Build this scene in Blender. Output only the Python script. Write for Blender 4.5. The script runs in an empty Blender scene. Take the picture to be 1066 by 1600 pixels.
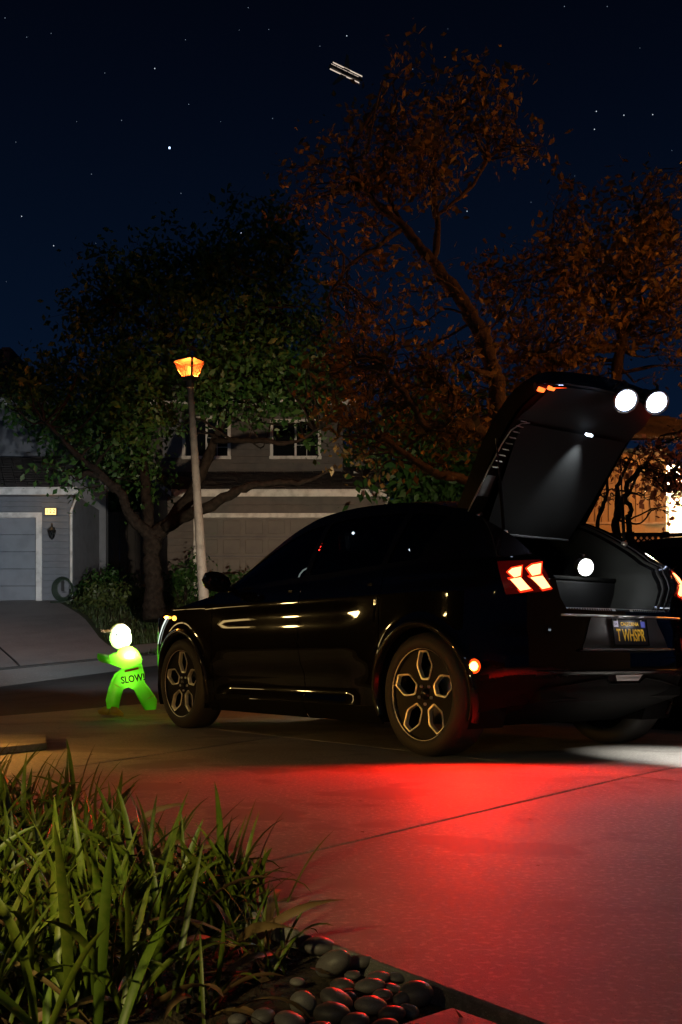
import bpy, bmesh, math, random
import numpy as np
from mathutils import Vector, Matrix, Quaternion
random.seed(7); RNG = np.random.default_rng(7)
SC = bpy.context.scene
COL = SC.collection
R = math.radians

# ------------------------------------------------------------------ camera, sky, exposure
FPX, HC, YH = 1671.0, 0.594, 1023.0
cam = bpy.data.cameras.new('camera'); cam.sensor_fit = 'VERTICAL'; cam.sensor_height = 36.0
cam.lens = 36.0 * FPX / 1600.0; cam.shift_y = (YH - 800.0) / 1600.0
cam.clip_start = 0.05; cam.clip_end = 4000
camo = bpy.data.objects.new('camera', cam); COL.objects.link(camo)
camo.location = (0, 0, HC); camo.rotation_euler = (R(90), 0, 0); SC.camera = camo

W = bpy.data.worlds.new('World'); SC.world = W; W.use_nodes = True
nt = W.node_tree; nt.nodes.clear()
wo = nt.nodes.new('ShaderNodeOutputWorld'); bg = nt.nodes.new('ShaderNodeBackground')
tc = nt.nodes.new('ShaderNodeTexCoord'); sx = nt.nodes.new('ShaderNodeSeparateXYZ'); cr = nt.nodes.new('ShaderNodeValToRGB')
nt.links.new(tc.outputs['Generated'], sx.inputs[0]); nt.links.new(sx.outputs['Z'], cr.inputs[0])
cr.color_ramp.interpolation = 'B_SPLINE'
els = cr.color_ramp.elements
els[0].position = 0.0; els[0].color = (0.0026, 0.0086, 0.026, 1)
els[1].position = 1.0; els[1].color = (0.0003, 0.0006, 0.0016, 1)
for p, c in ((0.16, (0.0022, 0.0078, 0.0240, 1)), (0.34, (0.0013, 0.0042, 0.0125, 1)), (0.52, (0.0006, 0.0013, 0.0042, 1))):
    e = els.new(p); e.color = c
nt.links.new(cr.outputs[0], bg.inputs[0]); bg.inputs[1].default_value = 1.0
nt.links.new(bg.outputs[0], wo.inputs[0])

def light(name, kind, loc, power, color, parent=None, **kw):
    d = bpy.data.lights.new(name, kind); d.energy = power; d.color = color
    for k, v in kw.items():
        if k != 'aim': setattr(d, k, v)
    o = bpy.data.objects.new(name, d); COL.objects.link(o); o.location = loc
    if 'aim' in kw:
        o.rotation_euler = (Vector(kw['aim']) - Vector(loc)).to_track_quat('-Z', 'Y').to_euler()
    if parent: o.parent = parent
    return o
# faint cool fill added from behind the camera; no moon is seen there
light('night_fill', 'SUN', (0, -20, 30), 0.03, (0.62, 0.76, 1.0), aim=(-2, 10, 8), angle=R(3))

SC.view_settings.view_transform = 'Standard'; SC.view_settings.look = 'None'
SC.view_settings.exposure = 0.0; SC.view_settings.gamma = 1.0; SC.view_settings.use_curve_mapping = False
SC.cycles.use_denoising = True
SC.cycles.max_bounces = 6; SC.cycles.diffuse_bounces = 2; SC.cycles.glossy_bounces = 4
SC.cycles.transmission_bounces = 4; SC.cycles.transparent_max_bounces = 10
SC.cycles.sample_clamp_indirect = 3.0; SC.cycles.caustics_reflective = False; SC.cycles.caustics_refractive = False

# ------------------------------------------------------------------ helpers
def at(px, py, Y):
    return Vector(((px - 533) * Y / FPX, Y, HC - (py - YH) * Y / FPX))
def tag(o, label=None, cat=None, group=None, kind=None):
    if label: o['label'] = label
    if cat: o['category'] = cat
    if group: o['group'] = group
    if kind: o['kind'] = kind
    return o
def empty(name, loc=(0, 0, 0), rz=0, parent=None):
    o = bpy.data.objects.new(name, None); COL.objects.link(o); o.location = loc; o.rotation_euler = (0, 0, rz)
    o.empty_display_size = 0.1
    if parent: o.parent = parent
    return o
def thing(name, label, cat, loc=(0, 0, 0), rz=0, group=None):
    return tag(empty(name, loc, rz), label, cat, group)
def link(name, me, parent=None, loc=None):
    o = bpy.data.objects.new(name, me); COL.objects.link(o)
    if parent: o.parent = parent
    if loc is not None: o.location = loc
    return o

class MB:
    def __init__(s): s.v = []; s.f = []; s.sm = []
    def add(s, vs, fs, smooth=False):
        b = len(s.v); s.v += [tuple(v) for v in vs]
        for f in fs: s.f.append(tuple(i + b for i in f)); s.sm.append(smooth)
        return s
    def box(s, c, d, rz=0, M=None):
        hx, hy, hz = d[0] / 2, d[1] / 2, d[2] / 2
        vs = [Vector((x * hx, y * hy, z * hz)) for x in (-1, 1) for y in (-1, 1) for z in (-1, 1)]
        m = M or Matrix.Rotation(rz, 3, 'Z')
        vs = [m @ v + Vector(c) for v in vs]
        return s.add(vs, [(0, 1, 3, 2), (4, 6, 7, 5), (0, 4, 5, 1), (2, 3, 7, 6), (0, 2, 6, 4), (1, 5, 7, 3)])
    def b2(s, x0, x1, y0, y1, z0, z1):
        return s.box(((x0 + x1) / 2, (y0 + y1) / 2, (z0 + z1) / 2), (abs(x1 - x0), abs(y1 - y0), abs(z1 - z0)))
    def tube(s, pts, rad, n=8, closed=False, cap=True):
        P = [Vector(p) for p in pts]; m = len(P)
        rs = rad if hasattr(rad, '__len__') else [rad] * m
        vs = []; prev = None
        for i in range(m):
            a = P[(i - 1) % m] if (closed or i > 0) else P[i]
            b = P[(i + 1) % m] if (closed or i < m - 1) else P[i]
            t = (b - a).normalized() if (b - a).length > 1e-9 else Vector((0, 0, 1))
            if prev is None:
                u = t.orthogonal().normalized()
            else:
                u = prev - t * prev.dot(t)
                u = u.normalized() if u.length > 1e-6 else t.orthogonal().normalized()
            prev = u; w = t.cross(u)
            for k in range(n):
                an = 2 * math.pi * k / n
                vs.append(P[i] + (u * math.cos(an) + w * math.sin(an)) * rs[i])
        fs = []
        for i in range(m if closed else m - 1):
            j = (i + 1) % m
            for k in range(n):
                fs.append((i * n + k, i * n + (k + 1) % n, j * n + (k + 1) % n, j * n + k))
        s.add(vs, fs, True)
        if cap and not closed:
            b = len(s.v) - len(vs)
            s.f.append(tuple(b + k for k in range(n))[::-1]); s.sm.append(False)
            s.f.append(tuple(b + (m - 1) * n + k for k in range(n))); s.sm.append(False)
        return s
    def lathe(s, prof, n=32, M=None, smooth=True):
        vs = []
        for r, z in prof:
            for k in range(n):
                a = 2 * math.pi * k / n; v = Vector((r * math.cos(a), r * math.sin(a), z))
                vs.append(M @ v if M else v)
        fs = []
        for i in range(len(prof) - 1):
            for k in range(n):
                fs.append((i * n + k, i * n + (k + 1) % n, (i + 1) * n + (k + 1) % n, (i + 1) * n + k))
        return s.add(vs, fs, smooth)
    def grid(s, P, smooth=True):
        n, m = len(P), len(P[0]); vs = [p for r_ in P for p in r_]
        return s.add(vs, [(i * m + j, i * m + j + 1, (i + 1) * m + j + 1, (i + 1) * m + j) for i in range(n - 1) for j in range(m - 1)], smooth)
    def prism(s, poly, d, base=(0, 0, 0)):
        """poly: list of 3d points, d: extrusion vector"""
        n = len(poly); d = Vector(d); vs = [Vector(p) for p in poly] + [Vector(p) + d for p in poly]
        fs = [tuple(range(n))[::-1], tuple(range(n, 2 * n))] + [(i, (i + 1) % n, n + (i + 1) % n, n + i) for i in range(n)]
        return s.add(vs, fs)
    def mesh(s, name, mat=None, bevel=0, fix=True):
        me = bpy.data.meshes.new(name); me.from_pydata(s.v, [], s.f)
        me.polygons.foreach_set('use_smooth', s.sm)
        if mat: me.materials.append(mat)
        if fix or bevel:
            bm = bmesh.new(); bm.from_mesh(me)
            bmesh.ops.recalc_face_normals(bm, faces=bm.faces)
            if bevel:
                bmesh.ops.bevel(bm, geom=[e for e in bm.edges if len(e.link_faces) == 2 and e.calc_face_angle(0) > 0.5], offset=bevel, segments=2, affect='EDGES', profile=0.5)
            bm.to_mesh(me); bm.free()
        me.update(); return me
    def build(s, name, mat, parent=None, bevel=0, loc=None, fix=True):
        return link(name, s.mesh(name, mat, bevel, fix), parent, loc)

def np_mesh(name, V, F, mat):
    me = bpy.data.meshes.new(name); n, k = F.shape
    me.vertices.add(len(V)); me.vertices.foreach_set('co', V.astype(np.float32).ravel())
    me.loops.add(n * k); me.loops.foreach_set('vertex_index', F.astype(np.int32).ravel())
    me.polygons.add(n); me.polygons.foreach_set('loop_start', np.arange(0, n * k, k, dtype=np.int32))
    me.update(calc_edges=True); me.materials.append(mat); return me

# ------------------------------------------------------------------ materials
def mat(name, color, rough=0.6, metal=0.0, spec=0.5, noise=None, bump=None, coat=0.0, rnd=0.0, coatr=0.03):
    m = bpy.data.materials.new(name); m.use_nodes = True; t = m.node_tree; b = t.nodes['Principled BSDF']
    b.inputs['Base Color'].default_value = (*color, 1); b.inputs['Roughness'].default_value = rough
    b.inputs['Metallic'].default_value = metal; b.inputs['Specular IOR Level'].default_value = spec
    b.inputs['Coat Weight'].default_value = coat; b.inputs['Coat Roughness'].default_value = coatr
    t.nodes.active = b
    tcn = None
    def co():
        nonlocal tcn
        if tcn is None: tcn = t.nodes.new('ShaderNodeTexCoord')
        return tcn.outputs['Object']
    src = None
    if noise:   # list of (scale, color2, lo, hi)
        src = None
        for sc_, c2, lo, hi in noise:
            n = t.nodes.new('ShaderNodeTexNoise'); n.inputs['Scale'].default_value = sc_; n.inputs['Detail'].default_value = 5
            t.links.new(co(), n.inputs['Vector'])
            mr = t.nodes.new('ShaderNodeMapRange'); mr.inputs[1].default_value = lo; mr.inputs[2].default_value = hi
            t.links.new(n.outputs[0], mr.inputs[0])
            mx = t.nodes.new('ShaderNodeMix'); mx.data_type = 'RGBA'
            t.links.new(mr.outputs[0], mx.inputs[0])
            if src is None: mx.inputs[6].default_value = (*color, 1)
            else: t.links.new(src, mx.inputs[6])
            mx.inputs[7].default_value = (*c2, 1); src = mx.outputs[2]
        t.links.new(src, b.inputs['Base Color'])
    if rnd:
        oi = t.nodes.new('ShaderNodeObjectInfo'); hs = t.nodes.new('ShaderNodeHueSaturation')
        mr = t.nodes.new('ShaderNodeMapRange'); mr.inputs[3].default_value = 1 - rnd; mr.inputs[4].default_value = 1 + rnd
        t.links.new(oi.outputs['Random'], mr.inputs[0]); t.links.new(mr.outputs[0], hs.inputs['Value'])
        mr2 = t.nodes.new('ShaderNodeMapRange'); mr2.inputs[3].default_value = 0.5 - rnd * 0.06; mr2.inputs[4].default_value = 0.5 + rnd * 0.03
        ml = t.nodes.new('ShaderNodeMath'); ml.operation = 'FRACT'; mm = t.nodes.new('ShaderNodeMath'); mm.operation = 'MULTIPLY'; mm.inputs[1].default_value = 7.31
        t.links.new(oi.outputs['Random'], mm.inputs[0]); t.links.new(mm.outputs[0], ml.inputs[0]); t.links.new(ml.outputs[0], mr2.inputs[0]); t.links.new(mr2.outputs[0], hs.inputs['Hue'])
        if src: t.links.new(src, hs.inputs['Color'])
        else: hs.inputs['Color'].default_value = (*color, 1)
        t.links.new(hs.outputs[0], b.inputs['Base Color'])
    if bump:    # list of (scale, strength, distance)
        last = None
        for sc_, st, di in bump:
            n = t.nodes.new('ShaderNodeTexNoise'); n.inputs['Scale'].default_value = sc_; n.inputs['Detail'].default_value = 4
            t.links.new(co(), n.inputs['Vector'])
            bp = t.nodes.new('ShaderNodeBump'); bp.inputs['Strength'].default_value = st; bp.inputs['Distance'].default_value = di
            t.links.new(n.outputs[0], bp.inputs['Height'])
            if last: t.links.new(last, bp.inputs['Normal'])
            last = bp.outputs[0]
        t.links.new(last, b.inputs['Normal'])
    return m
def emit(name, color, strength):
    m = bpy.data.materials.new(name); m.use_nodes = True; t = m.node_tree; t.nodes.clear()
    o = t.nodes.new('ShaderNodeOutputMaterial'); e = t.nodes.new('ShaderNodeEmission')
    e.inputs[0].default_value = (*color, 1); e.inputs[1].default_value = strength; t.links.new(e.outputs[0], o.inputs[0]); return m
def lens_mat(name, color, strength, clear=.6):
    m = emit(name, color, strength); t = m.node_tree; o = [n for n in t.nodes if n.type == 'OUTPUT_MATERIAL'][0]
    src = o.inputs[0].links[0].from_socket; tr = t.nodes.new('ShaderNodeBsdfTransparent'); mx = t.nodes.new('ShaderNodeMixShader'); mx.inputs[0].default_value = clear
    t.links.new(src, mx.inputs[1]); t.links.new(tr.outputs[0], mx.inputs[2]); t.links.new(mx.outputs[0], o.inputs[0]); return m
def thin_glass(name, tint, refl=0.06):
    m = bpy.data.materials.new(name); m.use_nodes = True; t = m.node_tree; t.nodes.clear()
    o = t.nodes.new('ShaderNodeOutputMaterial'); tr = t.nodes.new('ShaderNodeBsdfTransparent'); g = t.nodes.new('ShaderNodeBsdfGlossy')
    fr = t.nodes.new('ShaderNodeFresnel'); fr.inputs[0].default_value = 1.5
    tr.inputs[0].default_value = (*tint, 1); g.inputs['Roughness'].default_value = 0.02
    mx = t.nodes.new('ShaderNodeMixShader'); t.links.new(fr.outputs[0], mx.inputs[0]); t.links.new(tr.outputs[0], mx.inputs[1]); t.links.new(g.outputs[0], mx.inputs[2])
    t.links.new(mx.outputs[0], o.inputs[0]); return m
def translucent(name, color, mixd=0.5, gloss=0.08):
    m = bpy.data.materials.new(name); m.use_nodes = True; t = m.node_tree; t.nodes.clear()
    o = t.nodes.new('ShaderNodeOutputMaterial'); a = t.nodes.new('ShaderNodeBsdfTranslucent'); d = t.nodes.new('ShaderNodeBsdfDiffuse')
    a.inputs[0].default_value = (*color, 1); d.inputs[0].default_value = (*color, 1)
    mx = t.nodes.new('ShaderNodeMixShader'); mx.inputs[0].default_value = mixd
    t.links.new(a.outputs[0], mx.inputs[1]); t.links.new(d.outputs[0], mx.inputs[2])
    g = t.nodes.new('ShaderNodeBsdfGlossy'); g.inputs['Roughness'].default_value = 0.3
    m2 = t.nodes.new('ShaderNodeMixShader'); m2.inputs[0].default_value = gloss
    t.links.new(mx.outputs[0], m2.inputs[1]); t.links.new(g.outputs[0], m2.inputs[2]); t.links.new(m2.outputs[0], o.inputs[0]); return m
def lamp_glass(name, color, tint, clear):
    m = translucent(name, color, .15, .05); t = m.node_tree; o = [n for n in t.nodes if n.type == 'OUTPUT_MATERIAL'][0]
    src = o.inputs[0].links[0].from_socket; tr = t.nodes.new('ShaderNodeBsdfTransparent'); tr.inputs[0].default_value = (*tint, 1)
    mx = t.nodes.new('ShaderNodeMixShader'); mx.inputs[0].default_value = clear
    t.links.new(src, mx.inputs[1]); t.links.new(tr.outputs[0], mx.inputs[2]); t.links.new(mx.outputs[0], o.inputs[0]); return m
def leafmat(name, c1, c2, trans=0.3, rough=0.5, scale=3.0):
    m = bpy.data.materials.new(name); m.use_nodes = True; t = m.node_tree; b = t.nodes['Principled BSDF']; o = t.nodes['Material Output']
    geo = t.nodes.new('ShaderNodeNewGeometry'); mx = t.nodes.new('ShaderNodeMix'); mx.data_type = 'RGBA'
    mx.inputs[6].default_value = (*c1, 1); mx.inputs[7].default_value = (*c2, 1)
    t.links.new(geo.outputs['Random Per Island'], mx.inputs[0]); t.links.new(mx.outputs[2], b.inputs['Base Color'])
    b.inputs['Roughness'].default_value = rough
    tr = t.nodes.new('ShaderNodeBsdfTranslucent'); t.links.new(mx.outputs[2], tr.inputs[0])
    ms = t.nodes.new('ShaderNodeMixShader'); ms.inputs[0].default_value = trans
    t.links.new(b.outputs[0], ms.inputs[1]); t.links.new(tr.outputs[0], ms.inputs[2]); t.links.new(ms.outputs[0], o.inputs[0]); return m

M = {}
M['concrete'] = mat('concrete', (0.27, 0.255, 0.23), 0.62, noise=[(1.1, (0.22, 0.21, 0.195), .42, .62), (55, (0.38, 0.36, 0.33), .52, .66), (160, (0.10, 0.095, 0.09), .62, .72), (3.7, (0.15, 0.14, 0.13), .58, .75), (0.55, (0.17, 0.16, 0.15), .5, .7), (330, (0.75, 0.70, 0.62), .665, .70), (1.7, (0.20, 0.185, 0.17), .56, .6)], bump=[(260, .55, .004), (70, .25, .004)])
M['concrete_far'] = mat('concrete_far', (0.30, 0.30, 0.29), 0.75, noise=[(.9, (0.22, 0.22, 0.21), .4, .65), (30, (0.36, 0.35, 0.33), .55, .7)], bump=[(60, .4, .004)])
M['asphalt'] = mat('asphalt', (0.050, 0.050, 0.052), 0.75, noise=[(40, (0.085, 0.085, 0.085), .5, .7), (1.2, (0.035, 0.035, 0.037), .45, .65)], bump=[(90, .6, .006)])
M['soil'] = mat('soil', (0.035, 0.024, 0.015), 0.95, noise=[(14, (0.07, 0.05, 0.03), .45, .65)], bump=[(30, .9, .02), (120, .7, .006)])
M['lawn'] = mat('lawn', (0.03, 0.055, 0.015), 0.9, noise=[(6, (0.05, 0.06, 0.02), .4, .65)], bump=[(40, .8, .02)])
M['joint'] = mat('joint', (0.02, 0.018, 0.016), 0.95)
M['stone'] = mat('stone', (0.18, 0.165, 0.155), 0.42, noise=[(9, (0.14, 0.125, 0.12), .4, .65), (60, (0.28, 0.26, 0.24), .55, .75)], bump=[(40, .15, .004)], rnd=.45)
M['black_paint'] = mat('black_paint', (0.0018, 0.0018, 0.0021), 0.6, coat=1.0, coatr=0.03, spec=.0)
M['black_plastic'] = mat('black_plastic', (0.004, 0.004, 0.004), 0.7, spec=.06, bump=[(300, .2, .001)])
M['gloss_black'] = mat('gloss_black', (0.0025, 0.0025, 0.0028), 0.5, coat=.8, coatr=.05, spec=.08)
M['grey_plastic'] = mat('grey_plastic', (0.045, 0.045, 0.05), 0.5, bump=[(400, .2, .001)])
M['trim_fabric'] = mat('trim_fabric', (0.011, 0.011, 0.012), 0.7, spec=.1, bump=[(350, .3, .001)])
M['cargo_trim'] = mat('cargo_trim', (0.018, 0.019, 0.018), 0.6, spec=.2, bump=[(350, .3, .001)])
M['rubber'] = mat('rubber', (0.018, 0.017, 0.016), 0.7, bump=[(200, .3, .002)])
M['rim_black'] = mat('rim_black', (0.004, 0.004, 0.004), 0.5, coat=.7, coatr=.08, spec=.1)
M['bronze'] = mat('bronze', (0.95, 0.90, 0.78), 0.5, metal=1.0)
M['silver'] = mat('silver', (0.8, 0.78, 0.74), 0.42, metal=1.0)
M['scuff'] = mat('scuff_plate', (0.62, 0.62, 0.60), 0.5)
M['steel'] = mat('steel', (0.5, 0.5, 0.5), 0.35, metal=1.0)
M['glass'] = thin_glass('tinted_glass', (0.30, 0.31, 0.31))
M['clear_glass'] = thin_glass('clear_glass', (0.85, 0.87, 0.87))
M['white_trim'] = mat('white_trim', (0.80, 0.77, 0.72), 0.6, noise=[(5, (0.52, 0.49, 0.45), .45, .7)])
M['siding_blue'] = mat('siding_blue', (0.19, 0.20, 0.22), 0.7, noise=[(4, (0.155, 0.163, 0.18), .4, .65)], bump=[(60, .15, .003)])
M['door_blue'] = mat('door_blue', (0.25, 0.265, 0.29), 0.55, noise=[(3, (0.21, 0.22, 0.24), .4, .65)])
M['siding_tan'] = mat('siding_tan', (0.14, 0.123, 0.11), 0.7, noise=[(4, (0.11, 0.098, 0.09), .4, .65)], bump=[(60, .15, .003)])
M['door_tan'] = mat('door_tan', (0.155, 0.138, 0.12), 0.6, noise=[(3, (0.125, 0.11, 0.10), .4, .65)])
M['siding_cream'] = mat('siding_cream', (0.62, 0.54, 0.38), 0.7, noise=[(4, (0.54, 0.47, 0.33), .4, .65)], bump=[(40, .2, .004)])
M['shingle'] = mat('shingle', (0.035, 0.030, 0.027), 0.85, noise=[(8, (0.055, 0.045, 0.04), .45, .65)], bump=[(60, .5, .006)])
M['wall_dark'] = mat('wall_dark', (0.045, 0.038, 0.032), 0.8, noise=[(5, (0.035, 0.03, 0.025), .4, .65)])
M['brick'] = mat('chimney_brick', (0.30, 0.10, 0.06), 0.85, noise=[(10, (0.2, 0.07, 0.05), .4, .6)])
M['bark'] = mat('bark', (0.045, 0.034, 0.025), 0.9, noise=[(12, (0.028, 0.021, 0.015), .4, .62)], bump=[(18, .8, .03), (70, .6, .01)])
M['bark_dark'] = mat('bark_dark', (0.024, 0.020, 0.016), 0.95, spec=.05, noise=[(12, (0.013, 0.011, 0.009), .4, .62)], bump=[(18, .8, .03), (70, .6, .01)])
M['leaf_dark'] = leafmat('leaf_dark', (0.018, 0.070, 0.012), (0.050, 0.125, 0.024), .3)
M['leaf_brown'] = leafmat('leaf_brown', (0.11, 0.085, 0.018), (0.25, 0.165, 0.045), .4)
M['leaf_red'] = leafmat('leaf_red', (0.07, 0.022, 0.016), (0.12, 0.045, 0.02), .3)
M['leaf_hedge'] = leafmat('leaf_hedge', (0.04, 0.07, 0.015), (0.10, 0.12, 0.03), .25)
M['leaf_dry'] = leafmat('leaf_dry', (0.06, 0.035, 0.016), (0.22, 0.13, 0.06), .15, .7)
M['grass'] = leafmat('grass', (0.025, 0.055, 0.012), (0.055, 0.085, 0.02), .2)
M['strap'] = mat('strap_leaf', (0.10, 0.15, 0.014), 0.45, noise=[(3.2, (0.19, 0.17, 0.03), .48, .75), (60, (0.08, 0.125, 0.010), .45, .6)], rnd=.35, bump=[(25, .1, .004)])
M['strap_dry'] = mat('strap_dry', (0.24, 0.15, 0.06), 0.6, noise=[(9, (0.12, 0.07, 0.03), .45, .65)], rnd=.3)
M['post_wood'] = mat('post_paint', (0.15, 0.135, 0.122), 0.75, noise=[(9, (0.09, 0.082, 0.074), .45, .7), (40, (0.19, 0.17, 0.155), .55, .75)], bump=[(30, .4, .006)])
M['iron'] = mat('iron', (0.02, 0.02, 0.02), 0.5)
M['hose'] = mat('hose', (0.03, 0.05, 0.03), 0.5)
M['lamp_pane'] = lamp_glass('lamp_pane', (0.026, 0.0052, 0.0022), (1.0, .42, .14), .42)
M['fig_green'] = translucent('figure_green', (0.22, 0.95, 0.03), .35)
M['fig_skin'] = translucent('figure_skin', (0.50, 0.95, 0.26), .35)
M['fig_shoe'] = translucent('figure_shoe', (0.50, 0.42, 0.08), .5)
M['fig_red'] = mat('figure_red', (0.45, 0.06, 0.03), 0.5)
M['ink'] = mat('ink', (0.006, 0.008, 0.006), 0.6)
M['plate'] = mat('plate_black', (0.010, 0.010, 0.014), 0.35)
M['plate_yellow'] = mat('plate_yellow', (0.85, 0.52, 0.05), 0.45)
M['plate_blue'] = mat('plate_blue', (0.06, 0.07, 0.42), 0.45)
M['sticker'] = mat('sticker', (0.55, 0.55, 0.75), 0.5)
M['sticker_blue'] = mat('sticker_blue', (0.10, 0.13, 0.55), 0.5)
M['red_lens'] = mat('red_lens', (0.035, 0.002, 0.002), 0.3, coat=.8)
M['clear_lens'] = mat('clear_lens', (0.35, 0.35, 0.35), 0.15, coat=.8)
E_TAIL = emit('tail_light', (1.0, 0.30, 0.10), 6)
E_TAILRED = emit('tail_red', (1.0, 0.035, 0.008), 1.5)
E_TAILHOT = emit('tail_hot', (1.0, 0.34, 0.06), 26)
E_POD = emit('pod_light', (0.60, 0.72, 1.0), 90)
E_WORK = emit('work_light', (0.95, 0.98, 1.0), 60)
E_MARK = emit('marker_light', (1.0, 0.30, 0.03), 30)
E_RED = emit('red_glow', (1.0, 0.06, 0.006), 2.2)
E_MARKRED = emit('gate_red', (1.0, 0.12, 0.02), 3.5)
E_AMBER = emit('amber_light', (1.0, 0.38, 0.04), 25)
E_DRL = emit('drl_light', (0.9, 1.0, 0.9), 1.2)
E_WHITE = emit('white_led', (0.75, 0.88, 1.0), 6)
E_REDLED = emit('red_led', (1.0, 0.03, 0.02), 8)
E_NUM = emit('number_light', (1.0, 0.62, 0.22), 2.2)
E_BULB = emit('bulb', (1.0, 0.62, 0.2), 7)
E_STRIP = emit('warm_strip', (1.0, 0.68, 0.26), 5.0)
E_WARM = lens_mat('warm_lens', (1.0, 0.66, 0.26), 26)
E_AMBLENS = lens_mat('amber_lens', (1.0, .5, .16), 40)
E_STAR = emit('starlight', (0.75, 0.86, 1.0), 0.9)
M['lit_lens'] = mat('lit_red_lens', (0.05, 0.002, 0.002), 0.25, coat=.8); _b = M['lit_lens'].node_tree.nodes['Principled BSDF']; _b.inputs['Emission Color'].default_value = (1, .012, .006, 1); _b.inputs['Emission Strength'].default_value = .03
E_FAINT = emit('faint_starlight', (0.6, 0.75, 1.0), 0.45)
E_STARB = emit('bright_starlight', (0.5, 0.68, 1.0), 3.0)
E_TRAIL = emit('trail_light', (1.0, 0.80, 0.64), .75)

# ------------------------------------------------------------------ ground
# contour lines running across the view; each a list of points from left to right
PXS = [-420, 0, 244, 600, 1100, 1500]
def cl(ys, ds): return [at(p, y, d) for p, y, d in zip(PXS, ys, ds)]
L_gut0 = cl([1166, 1129, 1107, 1083, 1058, 1045], [8.4, 9.75, 10.95, 12.6, 15.5, 18.0])
L_gut0 = [Vector((p.x, p.y, -0.004)) for p in L_gut0]
L_asp0 = cl([1155, 1119, 1098, 1075, 1050, 1038], [8.9, 10.34, 11.5, 13.2, 16.2, 18.7])
L_asp1 = cl([1126, 1073, 1040, 1010, 985, 975], [14.6, 17, 18.6, 21, 24, 26])
L_apr = cl([1098, 1047, 1023, 996, 972, 962], [15.8, 18.2, 19.7, 22, 25, 27])
L_yard = cl([1040, 1008, 990, 968, 952, 946], [19, 20.9, 22, 24, 27, 29])
L_house = cl([950, 939, 935, 925, 915, 912], [25.5, 26.8, 27.2, 28.0, 30, 32])
L_back = cl([930, 928, 926, 922, 918, 916], [60, 60, 60, 60, 60, 60])
def strip(name, A, B, m, dz=0.0, kind='structure', n=10):
    b = MB(); rows = []
    def dens(L):
        out = []
        for i in range(len(L) - 1):
            for k in range(n): out.append(L[i].lerp(L[i + 1], k / n))
        return out + [L[-1]]
    A_, B_ = dens(A), dens(B)
    b.grid([[a.lerp(c, t / 4) + Vector((0, 0, dz)) for t in range(5)] for a, c in zip(A_, B_)])
    o = b.build(name, m); o['kind'] = kind; return o
strip('street_gutter', L_gut0, L_asp0, M['concrete_far'], 0.0); strip('gutter_edge', [p - Vector((0, 0, .3)) for p in L_gut0], L_gut0, M['concrete_far'], 0.0)
strip('street', L_asp0, L_asp1, M['asphalt'])
strip('far_gutter', L_asp1, L_apr, M['concrete_far'])
# far yard: lawn sheet below, driveway and pavement sheets above it
strip('far_lawn', L_apr, L_yard, M['lawn'], -0.02); strip('far_yard', L_yard, L_house, M['lawn'], -0.02)
strip('far_ground', L_house, L_back, M['soil'], -0.02)
hz = MB(); hz.grid([[Vector((x, 60 if j == 0 else 2500, (5.9 if j == 0 else 80))) for j in range(2)] for x in np.linspace(-1500, 1500, 12)]); hz.build('distant_ground', M['soil'])['kind'] = 'structure'
def line_pt(L, px):
    for i in range(len(L) - 1):
        if PXS[i] <= px <= PXS[i + 1]: return L[i].lerp(L[i + 1], (px - PXS[i]) / (PXS[i + 1] - PXS[i]))
def patch(name, cols, m, dz):
    b = MB(); b.grid([[Vector(p) + Vector((0, 0, dz)) for p in c] for c in cols]); o = b.build(name, m); o['kind'] = 'structure'; return o
def fy(px, t):   # t: 0 at the far gutter, 1 yard line, 2 house line
    return line_pt(L_apr, px).lerp(line_pt(L_yard, px), t) if t <= 1 else line_pt(L_yard, px).lerp(line_pt(L_house, px), t - 1)
drv = []
for t in np.linspace(0, 2, 15):
    xl = np.interp(t, [0, 1, 2], [-160, -130, -90]); xr = np.interp(t, [0, .25, .6, 1, 1.5, 2], [215, 190, 165, 152, 128, 84])
    drv.append([fy(px, t) for px in np.linspace(xl, xr, 9)])
far_drive = patch('far_driveway', drv, M['concrete_far'], 0.012)
patch('far_pavement', [[fy(px, t) for t in (0.12, 0.3, 0.5)] for px in np.linspace(195, 900, 20)], M['concrete_far'], 0.008)
jb = MB()
jb.tube([fy(px, t) + Vector((0, 0, 0.012)) for px, t in ((-40, 1.2), (0, .85), (24, .2), (30, 0.0))], 0.022, 5)
jb.tube([fy(px, 0.0) + Vector((0, 0, 0.012)) for px in np.linspace(-100, 240, 14)], 0.03, 5)
jb.build('driveway_joint', M['joint'], far_drive)

# near ground: dark base sheet, then concrete slabs with open joints between them
nb = MB(); nb.grid([[Vector((x, y, -0.11)) for y in (-8, 0, 4, 8, 11, 19)] for x in (-14, -6, 0, 6, 14)]); nb.build('ground', M['soil'])['kind'] = 'structure'
rb = MB(); rb.grid([[Vector((x, y, -0.115 + max(0, y - 9) * .03)) for y in (-8, 4, 9, 14, 22, 40)] for x in (14, 22, 40)]); rb.build('side_ground', M['soil'])['kind'] = 'structure'
drive = empty('driveway'); drive['kind'] = 'structure'
h2 = Vector((-0.592, 0.806)); l2 = Vector((-0.806, -0.592))      # along the car / towards its left
def uv(u, v): # driveway coordinates: u to the street, v to the right
    p = h2 * u - l2 * v; return Vector((p.x, p.y, 0))
G = 0.009
def slab(corners, name='concrete_slab', par=drive, m='concrete', zt=0.0, th=0.1):
    c = [Vector((p.x, p.y, 0)) for p in corners]; cen = sum(c, Vector()) / len(c)
    ins = [p + (cen - p).normalized() * G * 1.4 for p in c]
    me = MB().prism([Vector((p.x, p.y, zt - th)) for p in ins], (0, 0, th)).mesh(name, M[m], 0.006)
    o = link(name, me, par); return o
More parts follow.
